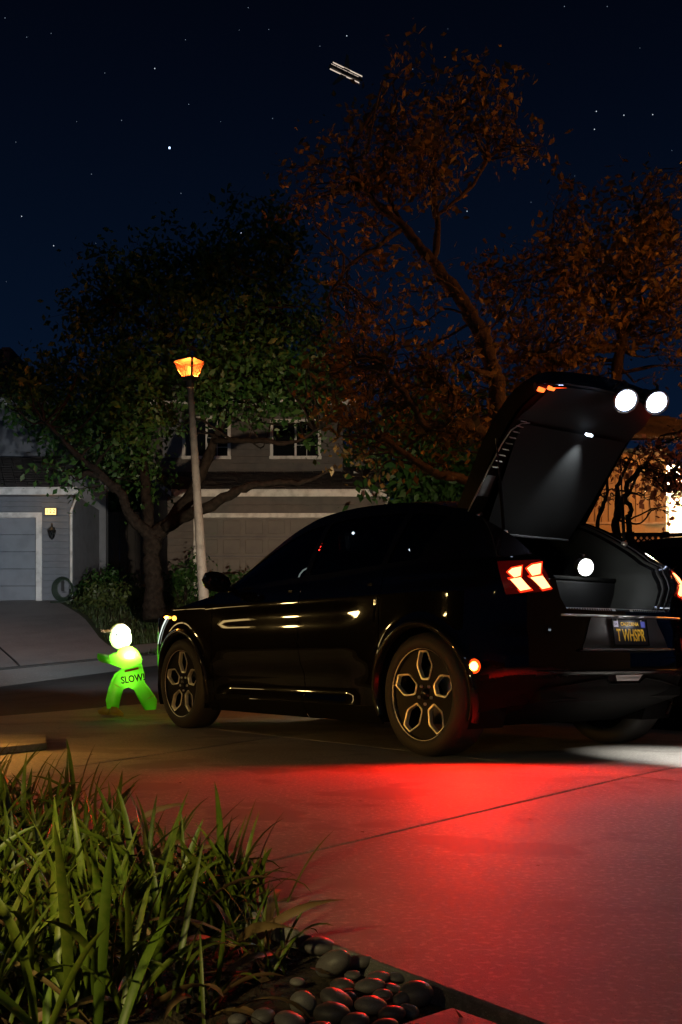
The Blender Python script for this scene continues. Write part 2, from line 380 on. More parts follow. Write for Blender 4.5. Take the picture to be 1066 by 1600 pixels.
# joints measured on the ground: transverse ones run a little askew
JT = [(-1.6, -1.1), (0.55, 1.15), (2.49, 3.38), (4.90, 6.53)]
def jt(v, k):
    a, b_ = JT[k]; return a + (b_ - a) * (v - 1.27) / 2.98 if v <= 4.26 else b_ + 0.24 * (v - 4.25)
VS = [1.27, 4.25, 7.2, 10.2]
def gut_u(v):   # where the driveway meets the gutter
    best = min(((uv(u, v) - Vector((p.x, p.y, 0))).length, u) for u in np.linspace(5, 14, 90) for p in [L_gut0[i].lerp(L_gut0[i + 1], t) for i in range(5) for t in np.linspace(0, 1, 12)])
    return best[1]
for i in range(3):
    v0, v1 = VS[i], VS[i + 1]
    for k in range(3):
        slab([uv(jt(v0, k), v0), uv(jt(v1, k), v1), uv(jt(v1, k + 1), v1), uv(jt(v0, k + 1), v0)])
    g0, g1 = gut_u(v0) - 0.01, gut_u(v1) - 0.01
    slab([uv(jt(v0, 3), v0), uv(jt(v1, 3), v1), uv(g1, v1), uv(g0, v0)])
# pavement left of the driveway beside the street
pave = empty('pavement'); pave['kind'] = 'structure'
for v0, v1 in ((0.1, 1.27), (-1.4, 0.1), (-2.9, -1.4), (-4.4, -2.9)):
    slab([uv(gut_u(v0) - 2.6, v0), uv(gut_u(v1) - 2.6, v1), uv(gut_u(v1) - .01, v1), uv(gut_u(v0) - .01, v0)], 'paving_slab', pave)
slab([uv(gut_u(1.27) - 2.6, 1.27), uv(jt(1.27, 3), 1.27), uv(5.05, 0.3), uv(gut_u(.1) - 2.6, 0.1)], 'paving_slab', pave)
n = 46; Ps = np.array([tuple(uv(RNG.uniform(.6, 7.5), RNG.uniform(1.4, 6.5))) for _ in range(n)]); Ps[:, 2] = .004
a_r = RNG.random(n) * 6.28; d_r = np.stack([np.cos(a_r), np.sin(a_r), .15 * RNG.normal(size=n)], 1) * RNG.uniform(.006, .022, (n, 1)); q_r = np.stack([-np.sin(a_r), np.cos(a_r), .4 + 0 * a_r], 1) * RNG.uniform(.003, .009, (n, 1))
_f = np.arange(n)[:, None] * 4
ds = link('leaf_scraps', np_mesh('leaf_scraps', np.stack([Ps - d_r, Ps + q_r, Ps + d_r, Ps - q_r * [1, 1, 0]], 1).reshape(-1, 3), np.concatenate([_f + np.array([0, 1, 2]), _f + np.array([0, 2, 3])], 1).reshape(-1, 3), M['leaf_dry'])); tag(ds, 'tiny scraps of dry leaf scattered over the concrete', 'leaf litter', kind='stuff')
# walkway slab at the bottom of the frame
pth = empty('garden_path'); pth['kind'] = 'structure'
q = [at(706, 1569, 1.82), at(838, 1612, 1.685), at(900, 1900, 1.1), at(560, 1900, 1.12), at(604, 1600, 1.72)]
slab([Vector((p.x, p.y, 0)) for p in q], 'paving_slab', pth)

# ------------------------------------------------------------------ the car
CAR_X, CAR_Y, YAW = 0.314, 7.972, math.atan2(0.806, -0.592)
AXF, AXR, WZ = 1.492, -1.492, 0.362

def cr_spline(P, n=14):
    P = [np.array(p, float) for p in P]; out = []
    for i in range(len(P) - 1):
        p0 = P[i - 1] if i > 0 else 2 * P[0] - P[1]; p1, p2 = P[i], P[i + 1]; p3 = P[i + 2] if i + 2 < len(P) else 2 * P[-1] - P[-2]
        for k in range(n):
            t = k / n; out.append(.5 * ((2 * p1) + (-p0 + p2) * t + (2 * p0 - 5 * p1 + 4 * p2 - p3) * t * t + (-p0 + 3 * p1 - 3 * p2 + p3) * t ** 3))
    out.append(P[-1]); return np.array(out)
PLAN = cr_spline([(2.34, 0), (2.325, .32), (2.265, .60), (2.13, .785), (1.88, .880), (1.49, .906), (1.0, .907), (.4, .912), (-.2, .915), (-.8, .92), (-1.2, .932), (-1.49, .938), (-1.75, .922), (-1.95, .872), (-2.10, .77), (-2.19, .62), (-2.245, .42), (-2.27, .2), (-2.275, 0)], 14)
SEG = np.r_[0, np.cumsum(np.linalg.norm(np.diff(PLAN, axis=0), axis=1))]; SMAX = SEG[-1]
def plan(s): return np.array([np.interp(s, SEG, PLAN[:, 0]), np.interp(s, SEG, PLAN[:, 1])])
def plan_n(s):
    a, b = plan(max(0, s - .02)), plan(min(SMAX, s + .02)); t = b - a; n = np.array([-t[1], t[0]]); n /= np.linalg.norm(n)
    return -n if n @ (plan(s) - np.array([0, 0])) < 0 and abs(n[1]) > .3 and n[1] < 0 else (n if (n[0] * (plan(s)[0]) + n[1] * plan(s)[1]) > 0 else -n)
def s_of_x(x): return float(np.interp(-x, -PLAN[:, 0], SEG))
def s_of_y_rear(y):
    k = np.argmin(abs(PLAN[:, 0] + 1.9)); return float(np.interp(-y, -PLAN[k:, 1], SEG[k:]))
def sm(a, b, x): t = min(1, max(0, (x - a) / (b - a))); return t * t * (3 - 2 * t)
def interp_s(x, X, Y):   # smooth interpolation
    if x <= X[0]: return Y[0]
    for i in range(len(X) - 1):
        if x <= X[i + 1]:
            t = (x - X[i]) / (X[i + 1] - X[i]); t = t * t * (3 - 2 * t); return Y[i] + (Y[i + 1] - Y[i]) * t
    return Y[-1]
def inset(z, s):
    x, y = plan(s); n = plan_n(s)
    side = interp_s(z, [.12, .20, .27, .36, .45, .56, .64, .76, .88, .95, 1.02, 1.09, 1.16], [.13, .075, .035, .062, .055, .016, .002, .0, .012, .004, .022, .055, .085])
    dw = sm(-1.0, -.7, x) * (1 - sm(.75, 1.05, x))
    plain = interp_s(z, [.12, .25, .40, .60, .80, .95, 1.05, 1.16], [.10, .03, .01, 0, .0, .006, .03, .08])
    side = side * dw + plain * (1 - dw)
    rear = interp_s(z, [.20, .30, .40, .47, .50, .58, .66, .80, .90, 1.0, 1.14], [.22, .13, .06, .035, .0, .0, .012, .035, .04, .03, .09])
    front = interp_s(z, [.15, .3, .5, .62, .76, .9, 1.0], [.17, .07, .0, .0, .05, .15, .22])
    wr = sm(.25, .85, -n[0]); wf = sm(.3, .9, n[0])
    r = side * (1 - wr) * (1 - wf) + rear * wr + front * wf
    for ax in (AXF, AXR):   # swollen lips over the wheels
        if abs(x - ax) < .7 and y > .6:
            d = math.hypot(x - ax, z - WZ) - .405
            if d > -.02: r -= 0.018 * math.exp(-(d / .05) ** 2)
    return r
def ztop(s):
    x, y = plan(s)
    if x > -1.98:
        return float(np.interp(-x, [-2.34, -2.25, -2.0, -1.6, -1.05, -.9, 0, .5, 1.2, 1.6, 1.98], [.80, .835, .90, .965, 1.045, 1.06, 1.085, 1.095, 1.125, 1.14, 1.135]))
    return float(np.interp(-y, [-.86, -.70, -.575, -.565, -.535, -.50, -.46, -.25, 0], [1.135, 1.14, 1.135, 1.10, 1.0, .91, .85, .843, .843]))
def zbot(s):
    x, y = plan(s)
    for ax in (AXF, AXR):
        dx = x - ax
        if abs(dx) < .405 and y > .6: return WZ + math.sqrt(max(.405 ** 2 - dx * dx, 0)) if abs(dx) < .404 else WZ
    if x > AXF + .4: return float(np.interp(x, [1.9, 2.3], [.24, .22]))
    if x < AXR - .4: return float(np.interp(-x, [1.9, 2.1, 2.27], [.27, .31, .33]))
    return .165
def surf(s, z, off=0.0):
    p = plan(s) - plan_n(s) * (inset(z, s) - off); return Vector((p[0], p[1], z))
cols_s = set(np.arange(0, SMAX, .045)) | {SMAX}
for ax in (AXF, AXR):
    for k in range(0, 25):
        cols_s.add(s_of_x(ax + .405 * math.cos(math.pi * k / 24)))
    cols_s.add(s_of_x(ax + .4065)); cols_s.add(s_of_x(ax - .4065))
SEAMS = {'front': .98, 'mid': -.22, 'rear': -1.12}
for x in SEAMS.values(): cols_s.add(s_of_x(x + .004)); cols_s.add(s_of_x(x - .004))
for y in (.8, .70, .64, .60, .575, .565, .55, .535, .52, .50, .48, .46, .40, .3): cols_s.add(s_of_y_rear(y))
SCOL = sorted(cols_s); SCOL = [s for i, s in enumerate(SCOL) if i == 0 or s - SCOL[i - 1] > .0015]
NR = 34
def column(s):
    zb, zt = zbot(s), ztop(s)
    return [surf(s, zb + (zt - zb) * k / NR) for k in range(NR + 1)]
COLS = [column(s) for s in SCOL]
def mir(v): return Vector((v[0], -v[1], v[2]))

def car_parts(root):
    """shell panels, shared by the two cars in the picture"""
    out = {}
    def seg_of(i):
        x = plan((SCOL[i] + SCOL[i + 1]) / 2)[0]; s = (SCOL[i] + SCOL[i + 1]) / 2
        for nm, xs in SEAMS.items():
            if abs(x - xs) < .0041: return None
        if x > 1.9: return 'front_bumper'
        if x > SEAMS['front']: return 'fender'
        if x > SEAMS['mid']: return 'front_door'
        if x > SEAMS['rear']: return 'rear_door'
        return 'rear_quarter'
    builders = {}
    for i in range(len(SCOL) - 1):
        sg = seg_of(i)
        if sg is None: continue
        for k in range(NR):
            a, b, c, d = COLS[i][k], COLS[i + 1][k], COLS[i + 1][k + 1], COLS[i][k + 1]
            zc = (a.z + b.z + c.z + d.z) / 4; xc = (a.x + b.x) / 2
            nm = sg
            if sg == 'rear_quarter' and zc < .475 and xc < AXR - .4: nm = 'rear_diffuser'
            elif zc < .285 and sg in ('front_door', 'rear_door', 'fender', 'rear_quarter') and abs(xc) < 1.1: nm = 'rocker_panel'
            for side in (0, 1):
                key = nm + ('|' if side and nm not in ('front_bumper', 'rear_diffuser') else '')
                mb = builders.setdefault(key, (nm, MB()))[1]
                q = [a, b, c, d] if not side else [mir(d), mir(c), mir(b), mir(a)]
                mb.add(q, [(0, 1, 2, 3)], True)
    for key, (nm, mb) in builders.items():
        me = mb.mesh(nm, M['black_plastic'] if nm in ('rear_diffuser', 'rocker_panel') else M['black_paint'], fix=False)
        bm = bmesh.new(); bm.from_mesh(me); bmesh.ops.remove_doubles(bm, verts=bm.verts, dist=.0006); bmesh.ops.recalc_face_normals(bm, faces=bm.faces)
        bm.to_mesh(me); bm.free(); link(nm, me, root)
    # greenhouse
    RX = [1.06, .9, .6, .3, .1, -.1, -.5, -1.0, -1.3, -1.6, -1.9, -2.06]
    RY = [.80, .745, .685, .63, .605, .595, .585, .57, .56, .555, .555, .56]
    RZ = [1.055, 1.14, 1.31, 1.46, 1.53, 1.57, 1.59, 1.565, 1.515, 1.42, 1.265, 1.15]
    RP = cr_spline(list(zip(RX, RY, RZ)), 10)
    def rc(x): return Vector((x, float(np.interp(-x, -RP[:, 0], RP[:, 1])), float(np.interp(-x, -RP[:, 0], RP[:, 2]))))
    xs = sorted(set(np.round(np.arange(-2.05, 1.05, .05), 3)) | {-.25, -.19, -1.1, -1.04, -1.70, .78}, reverse=True)
    NT = 12
    def gp(x, k, off=0):
        s = s_of_x(x); B = surf(s, ztop(s)); T = rc(x); t = k / NT; p = B.lerp(T, t); p.y += .022 * 4 * t * (1 - t) + off; return p
    def is_glass(x, k):
        if k < 1 or k >= 10: return None
        if .78 > x > -.19: return 'f'
        if -.25 > x > -1.04: return 'r'
        if -1.10 > x > -1.42: return 'q'
        return None
    gl = {}; pil = MB()
    for i in range(len(xs) - 1):
        xm = (xs[i] + xs[i + 1]) / 2
        for k in range(NT):
            g = is_glass(xm, k)
            if g: mb, off = gl.setdefault(g, (MB(), MB())), -.008
            else: mb, off = (pil, pil), 0
            q = [gp(xs[i], k, off), gp(xs[i + 1], k, off), gp(xs[i + 1], k + 1, off), gp(xs[i], k + 1, off)]
            mb[0].add(q, [(0, 1, 2, 3)], True); mb[1].add([mir(p) for p in q][::-1], [(0, 1, 2, 3)], True)
    def weld(mb, nm, m):
        me = mb.mesh(nm, m, fix=False); bm = bmesh.new(); bm.from_mesh(me); bmesh.ops.remove_doubles(bm, verts=bm.verts, dist=.0006); bmesh.ops.recalc_face_normals(bm, faces=bm.faces); bm.to_mesh(me); bm.free(); return link(nm, me, root)
    weld(pil, 'window_frame', M['gloss_black'])
    for g, (a, b) in gl.items():
        nm = 'quarter_window' if g == 'q' else 'side_window'
        weld(a, nm, M['glass']); weld(b, nm, M['glass'])
    # top surface: hood, windscreen, roof
    fx = [s for s in SCOL if plan(s)[0] > 1.06 - .03]
    hood = MB(); rows = []
    for s in fx:
        p = surf(s, ztop(s)); w = p.y; rows.append([Vector((p.x + .10 * (1 - u * u) * sm(2.2, 1.0, p.x) * 0, w * u, p.z + (.055 * sm(2.33, 1.7, p.x) + .01) * (1 - u * u))) for u in np.linspace(1, -1, 17)])
    hood.grid(rows); hood.build('hood', M['black_paint'], root)
    ws, rf = MB(), MB(); tops = []
    for x in sorted(set(np.round(np.arange(-1.3, 1.05, .05), 3)) | {-1.35, -1.42}, reverse=True):
        p = rc(x); tops.append((x, [Vector((x + (.14 * sm(.2, .9, x)) * (1 - u * u), p.y * u, p.z + .045 * (1 - u * u))) for u in np.linspace(1, -1, 13)]))
    ws.grid([r_ for x, r_ in tops if x >= .24]); rf.grid([r_ for x, r_ in tops if x <= .26])
    ws.build('windscreen', M['glass'], root); rf.build('roof', M['gloss_black'], root)
    # wheel wells and floor
    fl = MB(); fl.b2(-1.65, 2.05, -.62, .62, .17, .21); fl.prism([(-1.65, -.62, .17), (-1.65, -.62, .22), (-2.16, -.62, .40), (-2.16, -.62, .345)], (0, 1.24, 0))
    for ax in (AXF, AXR):
        for sy in (1, -1):
            fl.grid([[Vector((ax + .42 * math.cos(t), sy * yy, max(.17, WZ + .42 * math.sin(t)))) for yy in (.62, .895)] for t in np.linspace(-.45, math.pi + .45, 20)])
            fl.add([Vector((ax + .42 * math.cos(t), sy * .62, max(.17, WZ + .42 * math.sin(t)))) for t in np.linspace(-.45, math.pi + .45, 20)], [tuple(range(20))])
    fl.build('underbody', M['black_plastic'], root)
    # arch lips
    for ax in (AXF, AXR):
        for sy in (1, -1):
            b = MB(); rows = []
            for t in np.linspace(-.35, math.pi + .35, 36):
                rr = []
                for rad, off in ((.392, -.035), (.396, .004), (.412, .012), (.438, .010), (.448, -.012)):
                    x = ax + rad * math.cos(t); z = max(.17, WZ + rad * math.sin(t)); s = s_of_x(x); p = surf(s, max(z, .17), off); rr.append(Vector((p.x, sy * p.y, p.z)))
                rows.append(rr)
            b.grid(rows); b.build('wheel_arch_trim', M['gloss_black'], root)
    return rc

def hexpocket(ang, off=0.0):
    P = [(.985, .125), (.64, .265), (.33, .12), (.33, -.12), (.64, -.265), (.985, -.125)]
    RR = .262; pts = []
    # rounded corners
    raw = [Vector((p[0] * RR, p[1] * RR, 0)) for p in P]; n = len(raw); c = sum(raw, Vector()) / n
    for i in range(n):
        a, b, d = raw[i - 1], raw[i], raw[(i + 1) % n]
        for t in (.0, .5, 1.0):
            p0 = b.lerp(a, .16); p2 = b.lerp(d, .16); pts.append(p0.lerp(b, t).lerp(b.lerp(p2, t), t))
    pts = [c + (p - c) * (1 + off) for p in pts]
    return [Matrix.Rotation(ang, 3, 'Z') @ p for p in pts]
WHEEL_ME = {}
def wheel(root, x, y, steer=0.0):
    """wheel part: axle along local z, outer face towards +z"""
    if not WHEEL_ME:
        t = MB(); prof = [(.262, -.10), (.268, -.118), (.30, -.124), (.335, -.118), (.357, -.098), (.364, -.06), (.3655, -.02), (.3655, .02), (.364, .06), (.357, .098), (.335, .118), (.30, .124), (.272, .118), (.264, .10)]
        t.lathe(prof, 56); WHEEL_ME['tyre'] = t.mesh('tyre', M['rubber'])
        grv = MB()
        for z in (-.05, 0, .05): grv.lathe([(.3662, z - .006), (.3662, z + .006)], 48)
        bar = MB(); bar.lathe([(.262, -.10), (.25, -.05), (.245, .06), (.262, .098), (.270, .106), (.266, .112), (.258, .104)], 56); WHEEL_ME['rim'] = bar.mesh('rim', M['rim_black'])
        ln = MB(); ln.lathe([(.264, .108), (.2705, .1145), (.279, .1125), (.279, .104)], 64); WHEEL_ME['rim_edge'] = ln.mesh('rim_edge', M['silver'])
        # spoke face with five real holes
        bm = bmesh.new(); N = 80
        loops = [[Vector((.2625 * math.cos(2 * math.pi * k / N), .2625 * math.sin(2 * math.pi * k / N), 0)) for k in range(N)]] + [hexpocket(math.pi / 2 + 2 * math.pi * k / 5) for k in range(5)]
        edges = []
        for lp in loops:
            vs = [bm.verts.new(p) for p in lp]; edges += [bm.edges.new((vs[i], vs[(i + 1) % len(vs)])) for i in range(len(vs))]
        bmesh.ops.triangle_fill(bm, use_beauty=True, edges=edges)
        bad = [f for f in bm.faces if any((f.calc_center_median() - sum(hexpocket(math.pi / 2 + 2 * math.pi * k / 5), Vector()) / 18).length < .03 for k in range(5))]
        bmesh.ops.delete(bm, geom=bad, context='FACES_ONLY')
        ext = bmesh.ops.extrude_face_region(bm, geom=list(bm.faces))
        for v in ext['geom']:
            if isinstance(v, bmesh.types.BMVert): v.co.z -= .035
        for v in bm.verts: v.co.z += .098 - .018 * (1 - (v.co.xy.length / .262) ** 2)
        bmesh.ops.recalc_face_normals(bm, faces=bm.faces)
        me = bpy.data.meshes.new('spoke_face'); bm.to_mesh(me); bm.free(); me.materials.append(M['rim_black']); WHEEL_ME['spoke_face'] = me
        for k in range(5):
            f = MB(); out = hexpocket(math.pi / 2 + 2 * math.pi * k / 5, .05); inn = hexpocket(math.pi / 2 + 2 * math.pi * k / 5, -.14); n = len(out)
            def zz(p, d): return Vector((p.x, p.y, .098 - .018 * (1 - (p.xy.length / .262) ** 2) + d))
            rings = [[zz(p, -.004) for p in out], [zz(p.lerp(q_, .12), .005) for p, q_ in zip(out, inn)], [zz(p.lerp(q_, .8), .003) for p, q_ in zip(out, inn)], [zz(q_, -.022) for q_ in inn]]
            for r_ in range(3):
                f.add(rings[r_] + rings[r_ + 1], [(i, (i + 1) % n, n + (i + 1) % n, n + i) for i in range(n)])
            WHEEL_ME['frame%d' % k] = f.mesh('pocket_frame', M['bronze'])
        hb = MB(); hb.lathe([(.0, .094), (.030, .094), (.034, .088), (.034, .075)], 24); WHEEL_ME['hub_cap'] = hb.mesh('hub_cap', M['gloss_black'])
        nuts = MB()
        for k in range(5):
            a = math.pi / 2 + math.pi / 5 + 2 * math.pi * k / 5; nuts.lathe([(0, .090), (.010, .090), (.011, .075)], 6, Matrix.Translation((.057 * math.cos(a), .057 * math.sin(a), 0)))
        WHEEL_ME['wheel_nuts'] = nuts.mesh('wheel_nuts', M['steel'])
        bd = MB(); bd.lathe([(.06, .0), (.175, .0), (.175, -.02), (.06, -.02)], 40); WHEEL_ME['brake_disc'] = bd.mesh('brake_disc', M['steel'])
    w = empty('wheel', (x, y, WZ), 0, root)
    Rm = Matrix.Rotation(R(-90) if y > 0 else R(90), 4, 'X')   # z -> +y on the left
    w.matrix_local = Matrix.Translation((x, y, WZ)) @ Matrix.Rotation(steer, 4, 'Z') @ Rm @ Matrix.Rotation(math.pi if y > 0 else 0, 4, 'Z')
    for k, me in WHEEL_ME.items(): link(me.name, me, w)
    return w

car = thing('parked_car', 'black fastback car with tailgate raised and red tail lights glowing on the driveway', 'car', (CAR_X, CAR_Y, 0), YAW)
rc = car_parts(car)
for x, y in ((AXF, .79), (AXR, .79), (AXF, -.79), (AXR, -.79)): wheel(car, x, y)

CAR_M = Matrix.Translation((CAR_X, CAR_Y, 0)) @ Matrix.Rotation(YAW, 4, 'Z')
def proj(p):
    w = CAR_M @ Vector(p); return np.array([533 + FPX * w.x / w.y, YH - FPX * (w.z - HC) / w.y])
SZ = [(s, z) for s in np.linspace(0, SMAX, 500) for z in np.linspace(max(.2, 0), 1.12, 90) if z <= ztop(s) + .02]
SZP = np.array([proj(surf(s, z)) for s, z in SZ])
SZN = np.array([((CAR_M.to_3x3() @ Vector((*plan_n(s), 0))).dot(Vector((0, 0, HC)) - CAR_M @ surf(s, z))) > 0 for s, z in SZ])
def locate(px, py, right=False):
    """the point of the left (or rear) shell surface seen at a place of the photograph -> (s, z)"""
    d = ((SZP - np.array([px, py])) ** 2).sum(1) + np.where(SZN, 0, 1e6); return SZ[int(d.argmin())]
def on(px, py, off=0.0): return surf(*locate(px, py), off)
def rear_pt(y, z, off=0.0):   # a point of the rear surface at lateral y
    s = s_of_y_rear(abs(y)); p = surf(s, z, off); return p if y >= 0 else mir(p)

# hatch opening: weatherstrip, jamb, sill, cargo room
OUT = [rc(x) for x in np.linspace(-1.42, -2.02, 12)] + [surf(s_of_y_rear(y), ztop(s_of_y_rear(y))) for y in (.575, .565, .55, .535, .52, .50, .48, .46, .40, .3, .2, .1, 0)]
OUTF = OUT + [mir(p) for p in OUT[::-1][1:]]
def inner(p, k):
    y = p.y; sg = 1 if y > 0 else -1
    q = p + Vector((.05 * k, -sg * min(abs(y), .035 * k) * (1 if abs(y) > .3 else abs(y) / .3), -.012 * k if p.z > .9 else -.004 * k)); return q
jm = MB(); jm.grid([[inner(p, k) for k in (0, .5, 1.0, 1.6)] for p in OUTF]); jm.build('tailgate_jamb', M['gloss_black'], car)
sl = MB(); sl.tube([inner(p, 1.1) + Vector((0, 0, .008)) for p in OUTF], .009, 8); sl.build('weatherstrip', M['rubber'], car)
sl2 = MB(); sl2.tube([inner(p, .55) + Vector((0, 0, .004)) for p in OUTF], .004, 6); sl2.build('jamb_seam', M['grey_plastic'], car)
# cargo tub: side trims, floor, seat backs
ct = MB(); rows = []
for p in OUTF:
    q = inner(p, 1.6); rows.append([q, q + Vector((.10, -.02 * (1 if q.y > 0 else -1) if abs(q.y) > .3 else 0, .0)), Vector((max(q.x + .28, -1.15), q.y * 1.02, max(q.z, .78))), Vector((-1.10, q.y * 1.03, max(min(q.z, 1.42), .78)))])
ct.grid(rows); ct.build('cargo_trim', M['cargo_trim'], car)
cf = MB(); cf.b2(-2.14, -1.02, -.52, .52, .77, .815); cf.build('cargo_floor', M['trim_fabric'], car)
for y in (.26, -.26):
    b = MB(); b.box((-1.02, y, 1.05), (.13, .50, .56), M=Matrix.Rotation(R(14), 3, 'Y')); b.build('rear_seat_back', M['trim_fabric'], car, .03)
    b = MB(); b.box((-1.02, y, 1.38), (.09, .24, .15), M=Matrix.Rotation(R(10), 3, 'Y')); b.build('headrest', M['trim_fabric'], car, .03)
for y in (.38, -.38):
    b = MB(); b.box((-.05, y, 1.0), (.16, .50, .66), M=Matrix.Rotation(R(16), 3, 'Y')); b.build('front_seat_back', M['trim_fabric'], car, .04)
    b = MB(); b.box((-.17, y, 1.385), (.10, .27, .17), M=Matrix.Rotation(R(10), 3, 'Y')); b.build('headrest', M['grey_plastic'], car, .035)
b = MB(); b.box((.95, 0, .98), (.45, 1.35, .16)); b.build('dashboard', M['trim_fabric'], car, .04)
b = MB(); b.tube([Vector((.52, .38, 1.03)) + Matrix.Rotation(R(-65), 3, 'Y') @ Vector((.185 * math.cos(t), .185 * math.sin(t), 0)) for t in np.linspace(0, 2 * math.pi, 40)[:-1]], .014, 8, True)
b.tube([Vector((.52, .38, 1.03)), Vector((.70, .38, .97))], .03, 8); b.build('steering_wheel', M['grey_plastic'], car)
# sill scuff plate with ridges
sp = MB(); sp.grid([[rear_pt(y, .825, -.004) + Vector((.022 * k, 0, .034 * k)) for k in (0, 1)] for y in np.linspace(.45, -.45, 30)]); scuff = sp.build('sill_plate', M['scuff'], car)
rgm = MB().box((0, 0, 0), (.006, .007, .020), M=Matrix.Rotation(R(33), 3, 'Y')).mesh('sill_ridge', M['cargo_trim'])
for y in list(np.linspace(.42, .10, 18)) + list(np.linspace(-.10, -.42, 18)):
    p = rear_pt(y, .84, -.02); link('sill_ridge', rgm, scuff, (p.x - .004, y, .846))
lk = MB(); p = rear_pt(0, .84, -.02); lk.box((p.x - .004, 0, .844), (.008, .12, .022), M=Matrix.Rotation(R(33), 3, 'Y')); lk.build('latch_plate', M['ink'], car)
# bright lip under the sill
lp = MB(); lp.tube([rear_pt(y, .815, .004) for y in np.linspace(.50, -.62, 36)], .0065, 6); lp.build('bumper_lip', M['silver'], car)

# licence plate recess, plate and lettering
def patchq(name, uvs, off, m, parent, n=6):
    """quad patch lying on the rear surface; corners given as (y, z) going round"""
    b = MB(); A, B_, C_, D_ = [np.array(q_) for q_ in uvs]
    b.grid([[rear_pt(*((A * (1 - s) + B_ * s) * (1 - t) + (D_ * (1 - s) + C_ * s) * t), off) for s in np.linspace(0, 1, n)] for t in np.linspace(0, 1, n)])
    return b.build(name, m, parent)
patchq('plate_recess', [(.29, .805), (-.29, .805), (-.38, .63), (.38, .63)], .006, M['grey_plastic'], car, 14)
b = MB(); b.grid([[rear_pt(y, .63 - .004 * k, .006 + (.030, .034, .030, .0)[k]) for k in range(4)] for y in np.linspace(.40, -.40, 16)])
b.grid([[rear_pt(y, .63, .006), rear_pt(y, .63, .036)] for y in np.linspace(.40, -.40, 16)]); b.build('plate_ledge', M['grey_plastic'], car)
pz = .722; pc = rear_pt(.0, pz, .022); tilt = R(9)
plate = empty('licence_plate', pc, 0, car)
PM = Matrix.Translation(pc) @ Matrix.Rotation(R(-90), 4, 'Z') @ Matrix.Rotation(R(90) - tilt, 4, 'X')
plate.matrix_local = PM     # local x: to the viewer's right, y: up, z: towards the viewer
b = MB(); b.b2(-.152, .152, -.076, .076, -.004, 0); b.build('plate_base', M['plate'], plate, .002)
b = MB()
for x0, x1, y0, y1 in ((-.155, .155, .072, .078), (-.155, .155, -.078, -.072), (-.156, -.149, -.078, .078), (.149, .156, -.078, .078)): b.b2(x0, x1, y0, y1, .0005, .004)
b.build('plate_frame', M['black_plastic'], plate)
def text(s, size, loc, parent, m, name='lettering', sx_=1.0, ext=.0006, bold=0.0, rot=None):
    c = bpy.data.curves.new(name, 'FONT'); c.body = s; c.size = size; c.align_x = 'CENTER'; c.align_y = 'CENTER'; c.extrude = ext; c.offset = bold; c.resolution_u = 3
    o = bpy.data.objects.new(name, c); COL.objects.link(o); o.parent = parent; o.location = loc; o.scale = (sx_, 1, 1)
    if rot: o.rotation_euler = rot
    c.materials.append(m); return o
for y in (.09, -.09):
    p = rear_pt(y, .80, .03); b = MB(); b.b2(p.x - .012, p.x + .012, y - .02, y + .02, .806, .814); b.build('plate_lamp', M['clear_lens'], car)
    light('plate_light', 'POINT', (p.x - .075, y, .795), .16, (1, .96, .92), car, shadow_soft_size=.012)
text('T WHSPR', .098, (0, -.020, .0016), plate, M['plate_yellow'], sx_=.60, bold=.0016)
text('CALIFORNIA', .030, (0, .047, .0016), plate, M['plate_yellow'], sx_=.92, bold=.0006)
b = MB(); b.b2(-.138, -.100, .030, .064, .0004, .0012); b.build('registration_sticker', M['sticker'], plate)
text('JUL', .018, (-.119, .047, .0018), plate, M['ink'], ext=.0002)
b = MB(); b.b2(.100, .138, .030, .064, .0004, .0012); b.build('registration_sticker', M['sticker_blue'], plate)
for x in (-.105, .105):
    b = MB(); b.lathe([(0, .004), (.004, .004), (.005, 0)], 8, Matrix.Translation((x, .070, 0))); b.build('screw', M['steel'], plate)

# lower bumper: step lines, reversing lamp
b = MB(); b.tube([rear_pt(y, .50, .006) for y in np.linspace(.66, -.66, 40)], .006, 6); b.build('bumper_step', M['gloss_black'], car)
b = MB(); b.tube([rear_pt(y, z, .012) for y, z in [(.62, .405), (.36, .44), (.17, .462), (.13, .43), (-.13, .43), (-.17, .462), (-.36, .44), (-.62, .405)]], .007, 6); b.build('diffuser_edge', M['black_plastic'], car)
patchq('reversing_lamp', [(.115, .478), (-.125, .478), (-.10, .444), (.09, .444)], .022, M['clear_lens'], car)
